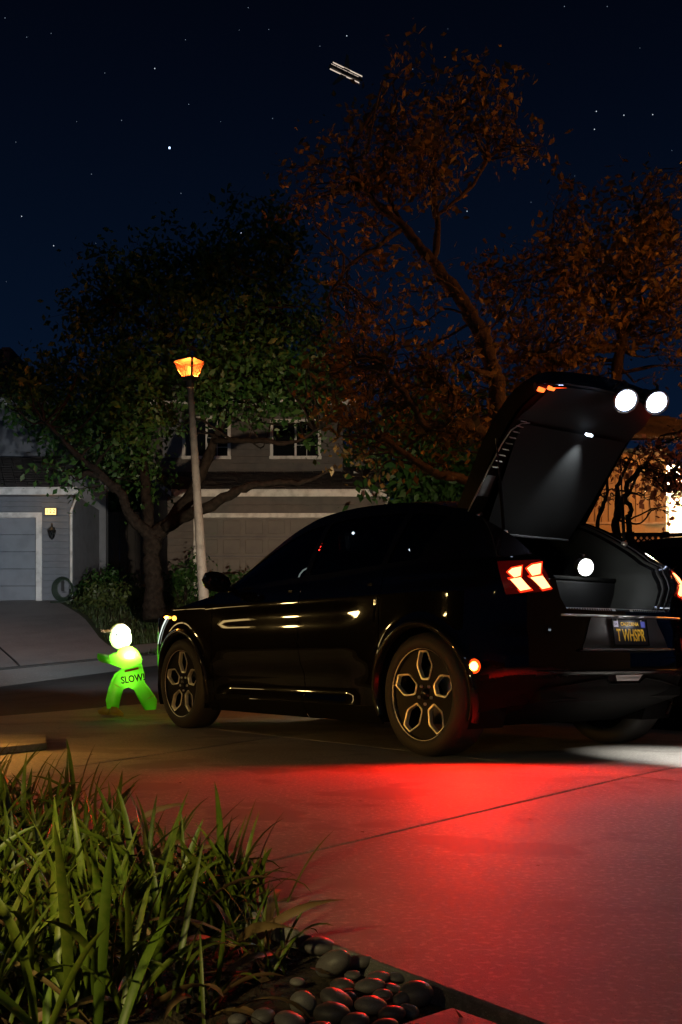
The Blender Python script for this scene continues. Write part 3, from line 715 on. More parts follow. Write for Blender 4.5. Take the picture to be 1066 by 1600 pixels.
# tail lights: lens housing and glowing bars, left and right
def mirror_build(name, m, fn, parent):
    for sg in (1, -1):
        b = MB(); fn(b, sg); b.build(name, m, parent)
def tailcells():
    cells = []
    for (pts, m) in (([(793, 893), (801, 887), (814, 886), (814, 900), (803, 901)], E_TAIL), ([(824, 889), (830, 882), (843, 881), (843, 896), (830, 899)], E_TAIL),
                     ([(797, 904), (814, 903), (827, 921), (813, 922)], E_TAIL), ([(829, 901), (845, 900), (858, 919), (845, 920)], E_TAIL)):
        cells.append(([locate(*p) for p in pts], m))
    return cells
hs = [locate(*p) for p in ((778, 878), (843, 866), (862, 925), (790, 930))]
for sg in (1, -1):
    def sp_(s, z, o): p = surf(s, z, o); return p if sg > 0 else mir(p)
    b = MB(); A, B_, C_, D_ = [np.array(q_) for q_ in hs]
    b.grid([[sp_(*((A * (1 - s) + B_ * s) * (1 - t) + (D_ * (1 - s) + C_ * s) * t), .008) for s in np.linspace(0, 1, 9)] for t in np.linspace(0, 1, 9)])
    tl = b.build('tail_light', M['lit_lens'], car)
    for pts, m in tailcells():
        cs_, cz_ = np.mean([p[0] for p in pts]), np.mean([p[1] for p in pts]); big = [(cs_ + (s - cs_) * 1.30, cz_ + (z - cz_) * 1.34) for s, z in pts]
        b = MB(); b.add([sp_(s, z, .0115) for s, z in big], [tuple(range(len(big)))]); b.build('bar_halo', E_TAILRED, tl)  # glowing plate added behind each bar to paint a red halo
        b = MB(); b.prism([sp_(s, z, .010) for s, z in pts], (0, 0, 0)) if False else b.add([sp_(s, z, .016) for s, z in pts] + [sp_(s, z, .009) for s, z in pts], [tuple(range(len(pts)))] + [(i, (i + 1) % len(pts), len(pts) + (i + 1) % len(pts), len(pts) + i) for i in range(len(pts))])
        b.build('light_bar', m, tl)
# side marker on the rear bumper corner, and its light
ms, mz = locate(741, 1040)
mk = MB(); mp = surf(ms, mz, .0); mn = Vector((*plan_n(ms), 0)).normalized()
QM = mn.to_track_quat('Z', 'Y').to_matrix().to_4x4(); QM.translation = mp
mk.lathe([(0, .020), (.012, .019), (.021, .014), (.026, .0)], 20, QM); mkr = mk.build('side_marker', E_MARK, car)
mk2 = MB(); mk2.lathe([(.026, .004), (.040, .002), (.043, -.004)], 24, QM); mk2.build('marker_halo', E_RED, car)  # glowing ring paints the red halo round the marker
bz = MB(); bz.lathe([(.042, .004), (.048, .004), (.050, -.01)], 20, QM); bz.build('marker_bezel', M['black_plastic'], car)

# raised tailgate: built flat (u along it from the hinge, y across, n outwards) then swung up
GPTS = cr_spline([(-1.42, 1.455), (-1.56, 1.635), (-1.70, 1.82), (-1.84, 1.985), (-1.97, 2.085), (-2.13, 2.165)], 10)
GSEG = np.r_[0, np.cumsum(np.linalg.norm(np.diff(GPTS, axis=0), axis=1))]; GLEN = GSEG[-1]
def gdir(u):
    a, b_ = [np.array([np.interp(t, GSEG, GPTS[:, 0]), np.interp(t, GSEG, GPTS[:, 1])]) for t in (min(max(u - .04, 0), GLEN - .08), min(max(u + .04, .08), GLEN))]
    d = (b_ - a) / np.linalg.norm(b_ - a); return Vector((d[0], 0, d[1]))
def gn(u): d = gdir(u); return Vector((d.z, 0, -d.x))
def gp(u, y, n=0):
    c = min(max(u, 0), GLEN); p = Vector((float(np.interp(c, GSEG, GPTS[:, 0])), 0, float(np.interp(c, GSEG, GPTS[:, 1])))) + gdir(c) * (u - c)
    return p + Vector((0, y, 0)) + gn(c) * n
GN = gn(.95)
def gw(u): return float(np.interp(u, [0, .15, .5, .8, .98, 1.06], [.545, .555, .57, .56, .52, .44]))
gs = MB(); rows = []
for u in np.linspace(0, 1.0, 16):
    bow = .03 * math.sin(math.pi * min(u / 1.2, 1)); rows.append([gp(u + .04 * (1 - v_ * v_) * sm(.7, 1.06, u), gw(u) * v_, .03 + bow + .02 * (1 - v_ * v_) - .03 * sm(.9, 1.06, u)) for v_ in np.linspace(1, -1, 21)])
gs.grid(rows); edge = [r_[0] for r_ in rows] + rows[-1][1:-1] + [r_[-1] for r_ in rows[::-1]] + rows[0][1:-1][::-1]
gs.build('tailgate_skin', M['black_paint'], car)
rim_ = MB(); n_e = len(edge)
def sink(p, k): # towards the inner face
    us_ = np.linspace(0, GLEN, 60); u = float(us_[int(np.argmin([(gp(t, p.y) - p).length for t in us_]))]); n_ = gn(u)
    c = gp(.5, 0); v = (c - p); v -= n_ * v.dot(n_); return p + v.normalized() * (.025 * k) - n_ * (.065 * k)
rim_.grid([[sink(p, k) for k in (0, .35, .7, 1.0, 1.35)] for p in edge + edge[:1]]); rim_.build('tailgate_rim', M['gloss_black'], car)
# inner trim: a frame round the glass and a deep panel near the latch end
def yfr(u): return gw(u) - .055
fr = MB(); us = np.linspace(.0, .99, 14)
fr.grid([[gp(u, yfr(u) * v_, -.03) for v_ in np.linspace(1, .80, 4)] for u in us]); fr.grid([[gp(u, yfr(u) * v_, -.03) for v_ in np.linspace(-.80, -1, 4)] for u in us])
fr.build('tailgate_inner_frame', M['trim_fabric'], car)
lt = MB(); lt.grid([[gp(u + .02 * (1 - v_ * v_) * sm(.75, 1.0, u), yfr(u) * v_ * .98, -.034 - .035 * math.sin(math.pi * sm(.60, 1.05, u))) for v_ in np.linspace(1, -1, 17)] for u in np.linspace(.63, 1.0, 8)])
lt.build('tailgate_trim_panel', M['trim_fabric'], car)
# sunshade panel that hangs across the glass
sh = MB(); sh.grid([[gp(u, v_ * float(np.interp(u, [-.06, .1, .6, .78], [.37, .40, .455, .44])) + .01, float(np.interp(u, [-.06, .3, .7], [-.12, -.085, -.055])) - .012 * math.sin(math.pi * (u + .06) / .8)) for v_ in np.linspace(1, -1, 13)] for u in np.linspace(-.05, .66, 14)])
shade = sh.build('rear_shade', M['trim_fabric'], car)
b = MB(); pts = [gp(-.05, .37 * v_ + .01, -.122) for v_ in np.linspace(1, -1, 12)]; b.tube(pts, .008, 6); b.build('shade_hem', M['grey_plastic'], shade)
gls = MB(); gls.grid([[gp(u, v_ * .50, .02) for v_ in (1, 0, -1)] for u in (.04, .4, .74)]); gls.build('rear_window', M['glass'], car)
# ribbed seal and bright edges down the left side of the gate
b = MB()
for k in range(9):
    u = .36 + .04 * k; p = gp(u, .50 - .004 * k, -.064); b.box(p, (.012, .05, .004), M=Matrix.Rotation(R(-38), 3, 'Y'))
b.build('defroster_tabs', M['steel'], car)
b = MB(); b.tube([gp(u, .53, -.05) for u in np.linspace(-.05, .36, 10)], .004, 6); b.build('gate_seam', M['steel'], car)
b = MB(); b.tube([gp(u, y, -.052) for u, y in ((.34, .53), (.50, .525), (.60, .51), (.655, .46), (.67, .40))], .004, 6); b.build('gate_seam', M['steel'], car)
b = MB(); b.add([gp(.16, .53, -.056), gp(.30, .525, -.056), gp(.30, .455, -.056), gp(.16, .44, -.056)], [(0, 1, 2, 3)]); b.build('hinge_cover', M['grey_plastic'], car)
b = MB(); b.tube([gp(-.06, .52, -.06), gp(-.02, .49, -.06), gp(0.03, .45, -.06), gp(.045, .42, -.06)], .011, 6); b.build('hinge_arm', M['steel'], car)
for sg in (1, -1):  # gas struts
    b = MB(); p0 = Vector((-1.80, .535 * sg, 1.30)); p1 = gp(.52, .555 * sg, -.02); b.tube([p0, p0.lerp(p1, .55)], .011, 8); st = b.build('gas_strut', M['black_plastic'], car)
    b = MB(); b.tube([p0.lerp(p1, .5), p1], .005, 8); b.build('strut_rod', M['gloss_black'], st)
    b = MB(); b.lathe([(0, .02), (.018, .014), (.022, 0), (.018, -.014), (0, -.02)], 12, Matrix.Translation(p0)); b.build('strut_ball', M['silver'], st)
# lamps on the gate: red bars and the two auxiliary pods
def gate_lamp(sg):
    pl = [(.985, .60, 0.0), (.99, .53, 0), (1.0, .46, 0)]
    b = MB(); P = [gp(.92, .55 * sg, .0 if sg > 0 else .10), gp(.965, .47 * sg, .0 if sg > 0 else .10), gp(.985, .39 * sg, .0 if sg > 0 else .10)]
    b.tube([P[0] - GN * .03, P[1] - GN * .034, P[2] - GN * .034], [.026, .026, .012], 8); hl = b.build('gate_tail_light', M['red_lens'], car)
    b = MB(); b.box(P[0].lerp(P[1], .30) - GN * .052, (.030, .048, .026), M=Matrix.Rotation(R(-38), 3, 'Y')); b.build('light_bar', E_MARKRED, hl, .006)
    b = MB(); b.box(P[0].lerp(P[1], .95) - GN * .056, (.026, .05, .022), M=Matrix.Rotation(R(-38), 3, 'Y')); b.build('light_bar', E_MARKRED, hl, .005)
    b = MB(); b.tube([P[0].lerp(P[1], .9) - GN * .056, P[2] - GN * .05 + Vector((0, -.03 * sg, 0))], [.004, .0015], 6); b.build('light_strip', E_RED, hl)
gate_lamp(1); gate_lamp(-1)
def pod(loc, d, rad, parent, name, em, ring, house=M['iron']):
    d = Vector(d).normalized(); Q = d.to_track_quat('Z', 'Y').to_matrix().to_4x4(); Q.translation = loc
    e = empty(name, (0, 0, 0), 0, parent); e.matrix_local = Q
    b = MB(); b.lathe([(rad * .5, -.055), (rad * .9, -.045), (rad * 1.08, -.01), (rad * 1.1, .006), (rad * 1.02, .010), (rad, .004)], 28); b.lathe([(0, -.055), (rad * .5, -.055)], 28); b.build('lamp_housing', house, e)
    b = MB(); b.lathe([(0, .006), (rad * .6, .004), (rad, .0)], 28); b.build('lens', em, e)
    b = MB(); b.lathe([(rad * 1.005, .002), (rad * 1.10, .011), (rad * 1.22, .014), (rad * 1.25, .006)], 28); b.build('reflector_ring', ring, e)
    b = MB()
    for k in range(7): b.lathe([(rad * .95, -.050 + .005 * k), (rad * 1.14, -.050 + .005 * k), (rad * 1.14, -.048 + .005 * k), (rad * .95, -.048 + .005 * k)], 20)
    b.build('cooling_fins', house, e)
    b = MB(); b.tube([(0, rad * .9, -.03), (0, rad * 1.5, -.035), (0, rad * 1.5, -.09)], .010, 6); b.build('bracket', house, e)
    return e
for y, z in ((-.119, 2.106), (-.406, 2.135)):
    pod((-2.17, y + .03, z - .02), (-.74, .42, -.48), .060, car, 'auxiliary_light', E_POD, M['steel'])
    pl = light('auxiliary_beam', 'SPOT', (-2.24, y, z - .06), 4, (.90, .96, 1.0), car, spot_size=R(150), spot_blend=1.0, shadow_soft_size=.05)
    pl.rotation_euler = Vector((-.7, 0, -.7)).to_track_quat('-Z', 'Y').to_euler()
# small courtesy lamp under the raised gate: lights the shade panel
cl_ = light('gate_courtesy_light', 'SPOT', gp(.70, -.06, -.13), 26, (.86, .95, .92), car, spot_size=R(60), spot_blend=1.0, shadow_soft_size=.01)
cl_.rotation_euler = (gp(.25, -.06, -.08) - gp(.70, -.06, -.13)).to_track_quat('-Z', 'Y').to_euler()
b = MB(); b.box(gp(.69, -.06, -.10), (.02, .05, .012), M=Matrix.Rotation(R(-38), 3, 'Y')); b.build('courtesy_lens', E_WHITE, car)
# red light thrown by the tail lights and the marker
mo = surf(ms, mz, .055)
mg = light('marker_glow', 'SPOT', mo, 180, (1.0, .013, .005), car, spot_size=R(174), spot_blend=.5, shadow_soft_size=.07)
mg.rotation_euler = Vector((-.80, .58, -.12)).to_track_quat('-Z', 'Y').to_euler()
for sg in (1, -1):
    p = surf(*locate(826, 905), .09); p = p if sg > 0 else mir(p)
    tg = light('tail_glow', 'SPOT', p, 16 if sg > 0 else 10, (1.0, .014, .010), car, shadow_soft_size=.04, spot_size=R(150), spot_blend=.7)
    tg.rotation_euler = Vector((-.72, .40 * sg, -.55)).to_track_quat('-Z', 'Y').to_euler()
    p = gp(.92, .54 * sg, -.12); light('gate_glow', 'POINT', p, .5, (1.0, .04, .012), car, shadow_soft_size=.03)
# front: headlight, turn marker, running light
hs_, hz_ = locate(264, 966)
hb_ = MB()
pts = [on(x, y, .010) for x, y in ((263, 965), (256, 978), (252, 992), (249, 1006))]; hb_.tube(pts, [.007, .005, .004, .002], 6)
hl_ = hb_.build('running_light', E_DRL, car)
b = MB(); p = on(263, 964, .012); b.lathe([(0, .012), (.016, .008), (.022, 0), (.016, -.008), (0, -.012)], 12, Matrix.Translation(p)); b.build('turn_light', E_AMBER, car)
light('turn_glow', 'POINT', on(263, 964, .06), .5, (1, .42, .06), car, shadow_soft_size=.02)
for sg in (1, -1):
    s0 = s_of_x(2.24); p = surf(s0, .72, -.035); p = p if sg > 0 else mir(p)
    b = MB(); b.lathe([(0, .04), (.05, .03), (.075, 0)], 16, Matrix.Translation(p) @ Vector((1, .4 * sg, 0)).to_track_quat('Z', 'Y').to_matrix().to_4x4()); b.build('headlight', M['clear_lens'], car)
    hl = light('headlight_beam', 'SPOT', p + Vector((.10, 0, 0)), 2600, (.84, .93, 1.0), car, spot_size=R(36), spot_blend=1.0, shadow_soft_size=.06)
    hl.rotation_euler = Vector((1, -.13, .11)).to_track_quat('-Z', 'Y').to_euler()
sp_l = light('house_fill', 'SPOT', surf(s_of_x(2.24), .72, .06) * 1.0, 3900, (1.0, .80, .56), car, spot_size=R(44), spot_blend=1.0, shadow_soft_size=.06)  # extra warm spot added at the headlight to brighten the tan house
sp_l.location.y *= -1; tgt = CAR_M.inverted() @ Vector((-1.8, 28, 4.6)); sp_l.rotation_euler = (tgt - sp_l.location).to_track_quat('-Z', 'Y').to_euler()
# mirrors, handles, side trim, charge flap
for sg in (1, -1):
    b = MB(); mc = Vector((.70, 1.02, 1.135)); rows = []
    for i in range(9):
        t = -1 + i / 4; r_ = math.sqrt(max(0, 1 - abs(t) ** 2.6))
        rows.append([mc + Vector((.055 * math.cos(a) * r_ * (1 if math.cos(a) > 0 else .55), .125 * t, .075 * math.sin(a) * r_ + .01 * t)) for a in np.linspace(0, 2 * math.pi, 17)])
    b.grid([[Vector((p.x, p.y * sg, p.z)) for p in r_] for r_ in rows]); mr_ = b.build('wing_mirror', M['gloss_black'], car)
    b = MB(); b.tube([(.72, .86 * sg, 1.08), (.71, .96 * sg, 1.085)], .022, 8); b.build('mirror_arm', M['gloss_black'], mr_)
    for x in (-.10, -1.0):
        s = s_of_x(x); p = surf(s, 1.03, .002); b = MB(); b.box((p.x, p.y * sg, p.z), (.055, .010, .022)); b.build('door_button', M['gloss_black'], car, .003)
# lights seen inside: dash strip, roof lamp; a glowing arc paints a reflection on the wheel rim
led = empty('led_strip', (0, 0, 0), 0, car)
for k in range(5):
    a = np.array([502, 849]) + np.array([-6.5, 20]) * k / 4
    d = CAR_M.inverted() @ at(a[0], a[1], 7.75); b = MB(); b.lathe([(0, .007), (.007, 0), (0, -.007)], 8, Matrix.Translation(d)); b.build('led', E_REDLED, led)
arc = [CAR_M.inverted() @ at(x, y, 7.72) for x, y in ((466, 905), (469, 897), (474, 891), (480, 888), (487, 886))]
b = MB(); b.tube(arc, .0055, 6); b.build('lit_wheel_arc', emit('rim_glint', (.8, .95, .9), .55), car)
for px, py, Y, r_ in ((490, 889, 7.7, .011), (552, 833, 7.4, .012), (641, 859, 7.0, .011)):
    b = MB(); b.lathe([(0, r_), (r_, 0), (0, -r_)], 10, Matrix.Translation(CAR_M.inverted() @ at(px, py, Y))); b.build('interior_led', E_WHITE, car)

# work lamp standing in the cargo room, on a dark case
case = thing('storage_case', 'dark storage case standing in the open car boot', 'case', CAR_M @ Vector((-1.62, -.10, .816)), YAW)
b = MB(); b.b2(-.16, .16, -.40, .30, 0, .235); b.build('case_body', M['trim_fabric'], case, .012)
b = MB(); b.b2(-.168, .168, -.408, .308, .236, .262); b.build('case_lid', M['black_plastic'], case, .008)
b = MB(); b.b2(-.172, -.163, .285, .297, .05, .225); b.build('case_edge_strip', M['bronze'], case)
wl = thing('work_lamp', 'small dazzling white lamp set in the middle of the open boot', 'lamp', CAR_M @ Vector((-1.80, -.16, 1.135)), YAW)
pod((0, 0, 0), (-.93, .30, -.20), .046, wl, 'lamp_head', E_WORK, M['steel'])
wlp = light('work_beam', 'POINT', (-.08, .02, -.01), 2.2, (.95, 1.0, .97), wl, shadow_soft_size=.04)
b = MB(); b.tube([(.03, 0, -.045), (.09, 0, -.06), (.16, 0, -.04)], .008, 6); b.build('lamp_stand', M['iron'], wl)

# neighbouring car, seen over the rear corner
car2 = thing('parked_car', 'dark tall car just showing its roof beside the lattice fence', 'car', (0, 0, 0), YAW)
for o in list(car.children):
    if o.type == 'MESH' and o.name.split('.')[0] in ('front_bumper', 'rear_diffuser', 'fender', 'front_door', 'rear_door', 'rear_quarter', 'rocker_panel', 'window_frame', 'side_window', 'quarter_window', 'hood', 'windscreen', 'roof', 'underbody', 'wheel_arch_trim', 'tailgate_jamb'):
        c = o.copy(); COL.objects.link(c); c.parent = car2
    elif o.type == 'EMPTY' and o.name.startswith('wheel'):
        c = o.copy(); COL.objects.link(c); c.parent = car2
        for g in o.children:
            d = g.copy(); COL.objects.link(d); d.parent = c
ft = MB(); ft.grid([[Vector((-1.40 - .8 * t, y * (.55 - .02 * t), 1.47 - .44 * t * (.6 + .4 * t) + .04 * (1 - y * y))) for y in np.linspace(1, -1, 9)] for t in np.linspace(0, 1, 9)])
ft.grid([[Vector((-2.2 - .05 * t, y * (.53 - .05 * t), 1.035 - .17 * t)) for y in np.linspace(1, -1, 9)] for t in np.linspace(0, 1, 4)]); ft.build('tailgate', M['black_paint'], car2)
car2.scale = (1.10, 1.10, 1.10)
car2.location = (CAR_X + .806 * 3.0 + .592 * .2, CAR_Y + .592 * 3.0 - .806 * .2, -.20)

# ------------------------------------------------------------------ the SLOW figure
FY = 10.35
fig = thing('safety_figure', 'glowing green running-child warning figure lettered SLOW beside the street', 'warning sign', at(198, 1117, FY), R(14))
FS = FY / FPX
def fp(px, py): return ((px - 198) * FS, (1117 - py) * FS)
def puffy(name, poly, depth, m, y0=0.0, parent=fig, inset_=.09):
    """outline swollen into a soft, moulded plastic body"""
    pts = [fp(*p) for p in poly]; c = np.mean(np.array(pts), axis=0); b = MB(); n = len(pts); rings = []
    prof = [(.0, .80), (.10, .93), (.25, .99), (.5, 1.0), (.75, .99), (.90, .93), (1.0, .80)]
    # inset along the local normals rather than towards the centre so that limbs keep their shape
    P = np.array(pts); area = sum(P[i][0] * P[(i + 1) % n][1] - P[(i + 1) % n][0] * P[i][1] for i in range(n)); sgn = 1 if area > 0 else -1
    def ins(d):
        out = []
        for i in range(n):
            a, q, e = P[i - 1], P[i], P[(i + 1) % n]; t = (e - a) / (np.linalg.norm(e - a) + 1e-9); nn = np.array([-t[1], t[0]]) * sgn; out.append(q + nn * d)
        return out
    for f_, w in prof:
        rr = ins((1 - w) * inset_); rings.append([Vector((p[0], y0 - depth / 2 + depth * f_, p[1])) for p in rr])
    for a, q in zip(rings[:-1], rings[1:]): b.add(a + q, [(i, (i + 1) % n, n + (i + 1) % n, n + i) for i in range(n)], True)
    bm = bmesh.new(); vs = []
    me = b.mesh(name, m); bm.from_mesh(me); bmesh.ops.remove_doubles(bm, verts=bm.verts, dist=1e-5); bmesh.ops.holes_fill(bm, edges=[e for e in bm.edges if e.is_boundary]); bmesh.ops.triangulate(bm, faces=[f for f in bm.faces if len(f.verts) > 4]); bmesh.ops.recalc_face_normals(bm, faces=bm.faces)
    bm.to_mesh(me); bm.free(); return link(name, me, parent)
DP = .17
puffy('shirt', [(183, 1019), (176, 1021), (170, 1024), (154, 1021), (153, 1028), (156, 1033), (170, 1037), (185, 1042), (192, 1045), (206, 1043), (221, 1036), (222, 1030), (216, 1018), (207, 1010), (196, 1008), (188, 1011)], DP, M['fig_green'])
puffy('trousers', [(190, 1045), (221, 1037), (225, 1052), (226, 1066), (240, 1085), (245, 1094), (243, 1109), (226, 1110), (219, 1098), (209, 1078), (201, 1074), (193, 1077), (189, 1090), (186, 1106), (168, 1107), (166, 1094), (170, 1076), (174, 1064), (180, 1053)], DP, M['fig_green'])
puffy('hand', [(170, 1023), (170, 1036), (160, 1035), (153, 1029), (156, 1021)], DP * .7, M['fig_skin'], -.02, inset_=.05)
puffy('shoe', [(164, 1104), (172, 1103), (172, 1117), (168, 1117), (156, 1115), (154, 1110)], DP * .7, M['fig_shoe'], .03, inset_=.03)
puffy('shoe', [(174, 1103), (183, 1104), (193, 1114), (192, 1119), (184, 1117), (172, 1115)], DP * .8, M['fig_shoe'], -.05, inset_=.03)
b = MB(); hc_ = fp(189, 997); hr = 17 * FS; b.lathe([(hr * math.sin(t), -hr * 1.08 * math.cos(t)) for t in np.linspace(0.001, math.pi - .001, 20)], 32, Matrix.Translation((hc_[0], 0, hc_[1])))
b.build('head', M['fig_skin'], fig)
cp = fp(188, 990); b = MB(); b.lathe([(hr * 1.05 * math.sin(t), hr * 1.12 * math.cos(t)) for t in np.linspace(.001, 1.25, 8)], 24, Matrix.Translation((cp[0], 0, cp[1] - .02)))
b.build('cap', translucent('cap_skin', (.75, .55, .35), .3), fig)
b = MB(); b.grid([[Vector((cp[0] - hr * (.80 + .95 * t * (1 - .35 * v_ * v_)), .085 * v_, cp[1] + .030 - .004 * t + .008 * (1 - v_ * v_) + dz)) for t in (0, .35, .7, 1)] for dz, sgn_ in ((0, 1),) for v_ in np.linspace(-1, 1, 11)])
b.grid([[Vector((cp[0] - hr * (.80 + .95 * t * (1 - .35 * v_ * v_)), .085 * v_, cp[1] + .016 - .004 * t + .008 * (1 - v_ * v_))) for t in (0, .35, .7, 1)] for v_ in np.linspace(-1, 1, 11)]); b.build('cap_peak', translucent('peak_skin', (.85, .50, .28), .3), fig)
ex = fp(183, 992); b = MB(); b.lathe([(0, .006), (.012, .003), (.015, -.004)], 14, Matrix.Translation((ex[0], -hr * .98, ex[1])) @ Matrix.Rotation(R(90), 4, 'X')); b.build('eye', M['ink'], fig)
v = fp(205, 1046.5); b = MB(); b.box((v[0], -DP / 2 - .001, v[1]), (.135, .012, .019), M=Matrix.Rotation(R(-14), 3, 'Y')); b.build('reflector_strip', M['fig_red'], fig, .004)
w_ = fp(207, 1060.5); text('SLOW!', .092, (w_[0], -DP / 2 - .006, w_[1]), fig, M['ink'], sx_=.80, ext=.002, bold=.003, rot=(R(90), R(-9), 0))
for (pa, pb) in (((170, 1022), (171, 1037)), ((207, 1012), (221, 1033)), ((226, 1093), (241, 1086)), ((175, 1066), (191, 1076))):
    a, q = fp(*pa), fp(*pb); b = MB(); b.tube([(a[0], -DP / 2 + .004, a[1]), ((a[0] + q[0]) / 2, -DP / 2 - .001, (a[1] + q[1]) / 2), (q[0], -DP / 2 + .004, q[1])], .0025, 5); b.build('moulded_seam', M['fig_shoe'], fig)
light('figure_lamp', 'POINT', (hc_[0], 0, hc_[1]), 1.7, (1, 1, .92), fig, shadow_soft_size=.03)
t_ = fp(198, 1026); light('figure_body_lamp', 'POINT', (t_[0], 0, t_[1]), 2.4, (.95, 1, .8), fig, shadow_soft_size=.03)
t_ = fp(200, 1062); light('figure_leg_lamp', 'POINT', (t_[0], 0, t_[1]), .95, (.95, 1, .8), fig, shadow_soft_size=.03)

# ------------------------------------------------------------------ street lamp
LY = 17.5
lb = at(325, 1035, LY); lt_ = at(297, 596, LY)
lamp = thing('street_lamp', 'leaning post lamp with a lit amber lantern before the green tree', 'street lamp', lb)
ax_ = (lt_ - lb); LH = ax_.length; lq = ax_.to_track_quat('Z', 'Y'); lamp.rotation_mode = 'QUATERNION'; lamp.rotation_quaternion = lq @ Quaternion((0, 0, 1), R(-90))
b = MB(); b.lathe([(.11, -.3), (.105, 0), (.085, .30 * LH), (.068, .6 * LH), (.052, LH - .02), (.0, LH - .02)], 10); b.build('post', M['post_wood'], lamp)
b = MB(); b.lathe([(.058, LH - .10), (.07, LH - .06), (.06, LH), (.085, LH + .03)], 12); b.build('collar', M['iron'], lamp)
def sq(r_, z, a0): return [Vector((r_ * math.cos(a0 + k * math.pi / 2), r_ * math.sin(a0 + k * math.pi / 2), z)) for k in range(4)]
A0 = R(20)
z0, z1 = LH + .06, LH + .335
lo, hi = sq(.135, z0, A0), sq(.275, z1, A0)
b = MB(); b.add(sq(.085, LH + .0, A0) + sq(.14, z0, A0), [(i, (i + 1) % 4, 4 + (i + 1) % 4, 4 + i) for i in range(4)]); b.build('lantern_base', M['iron'], lamp)
for k in range(4):
    q = [lo[k], lo[(k + 1) % 4], hi[(k + 1) % 4], hi[k]]; b = MB(); b.add(q, [(0, 1, 2, 3)]); b.build('lantern_pane', M['lamp_pane'], lamp)
b = MB()
for k in range(4):
    b.tube([lo[k] * 1.0, hi[k]], .018, 6); b.tube([lo[k], lo[(k + 1) % 4]], .015, 6); b.tube([hi[k], hi[(k + 1) % 4]], .016, 6)
b.build('lantern_frame', M['iron'], lamp)
b = MB(); b.add(sq(.295, z1 + .005, A0) + sq(.10, z1 + .075, A0), [(i, (i + 1) % 4, 4 + (i + 1) % 4, 4 + i) for i in range(4)] + [(3, 2, 1, 0), (4, 5, 6, 7)]); b.lathe([(.03, z1 + .07), (.025, z1 + .11), (0, z1 + .13)], 8); b.build('lantern_cap', M['iron'], lamp)
b = MB(); b.lathe([(0, z0 + .20), (.026, z0 + .18), (.03, z0 + .13), (.018, z0 + .05), (0, z0 + .045)], 12); b.build('bulb', E_BULB, lamp)
light('lantern_light', 'POINT', (0, 0, z0 + .12), 1000, (1.0, .46, .13), lamp, shadow_soft_size=.05)

# ------------------------------------------------------------------ houses
def siding(parent, x0, x1, z0, z1, y, m, pitch=.19, holes=()):
    """lap siding: one board per course, split at openings"""
    n = int((z1 - z0) / pitch + .5); p = (z1 - z0) / n; cache = {}
    for i in range(n):
        a, q = z0 + i * p, z0 + (i + 1) * p; spans = [(x0, x1)]
        for hx0, hx1, hz0, hz1 in holes:
            if hz0 < q - .03 and hz1 > a + .03:
                ns = []
                for s0, s1 in spans:
                    if hx0 > s0: ns.append((s0, min(s1, hx0)))
                    if hx1 < s1: ns.append((max(s0, hx1), s1))
                spans = [t for t in ns if t[1] - t[0] > .02]
        for s0, s1 in spans:
            w = round(s1 - s0, 3)
            if w not in cache:
                cache[w] = MB().add([(0, -.022, .004), (w, -.022, .004), (w, -.006, p), (0, -.006, p), (0, .03, .004), (w, .03, .004), (w, .03, p), (0, .03, p)], [(0, 1, 2, 3), (4, 7, 6, 5), (0, 4, 5, 1), (3, 2, 6, 7), (0, 3, 7, 4), (1, 5, 6, 2)]).mesh('siding_board', m)
            link('siding_board', cache[w], parent, (s0, y, a))
def roof_courses(name, A, B_, C_, D_, n, m, parent, th=.02):
    """stepped shingle courses between eave A-B and ridge D-C"""
    b = MB(); A, B_, C_, D_ = map(Vector, (A, B_, C_, D_)); nn = (B_ - A).cross(D_ - A).normalized(); nn = nn if nn.z > 0 else -nn
    rnd = random.Random(3)
    for i in range(n):
        t0, t1 = i / n, min(1, (i + 1.06) / n); a, q = A.lerp(D_, t0), B_.lerp(C_, t0); c, d = B_.lerp(C_, t1), A.lerp(D_, t1)
        k = max(2, int((q - a).length / .28))
        for j in range(k):
            s0, s1 = j / k + .001, (j + 1) / k - .001; e = th * (1 + .5 * rnd.random())
            p = [a.lerp(q, s0), a.lerp(q, s1), d.lerp(c, s1), d.lerp(c, s0)]
            v_ = [p[0] + nn * e * 1.6, p[1] + nn * e * 1.6, p[2] + nn * .004, p[3] + nn * .004, p[0], p[1]]
            b.add(v_, [(0, 1, 2, 3), (4, 5, 1, 0)])
    b.add([A - nn * .03, B_ - nn * .03, C_ - nn * .03, D_ - nn * .03], [(0, 1, 2, 3)])
    o = b.build(name, m, parent, fix=False); o['kind'] = 'stuff'; return o
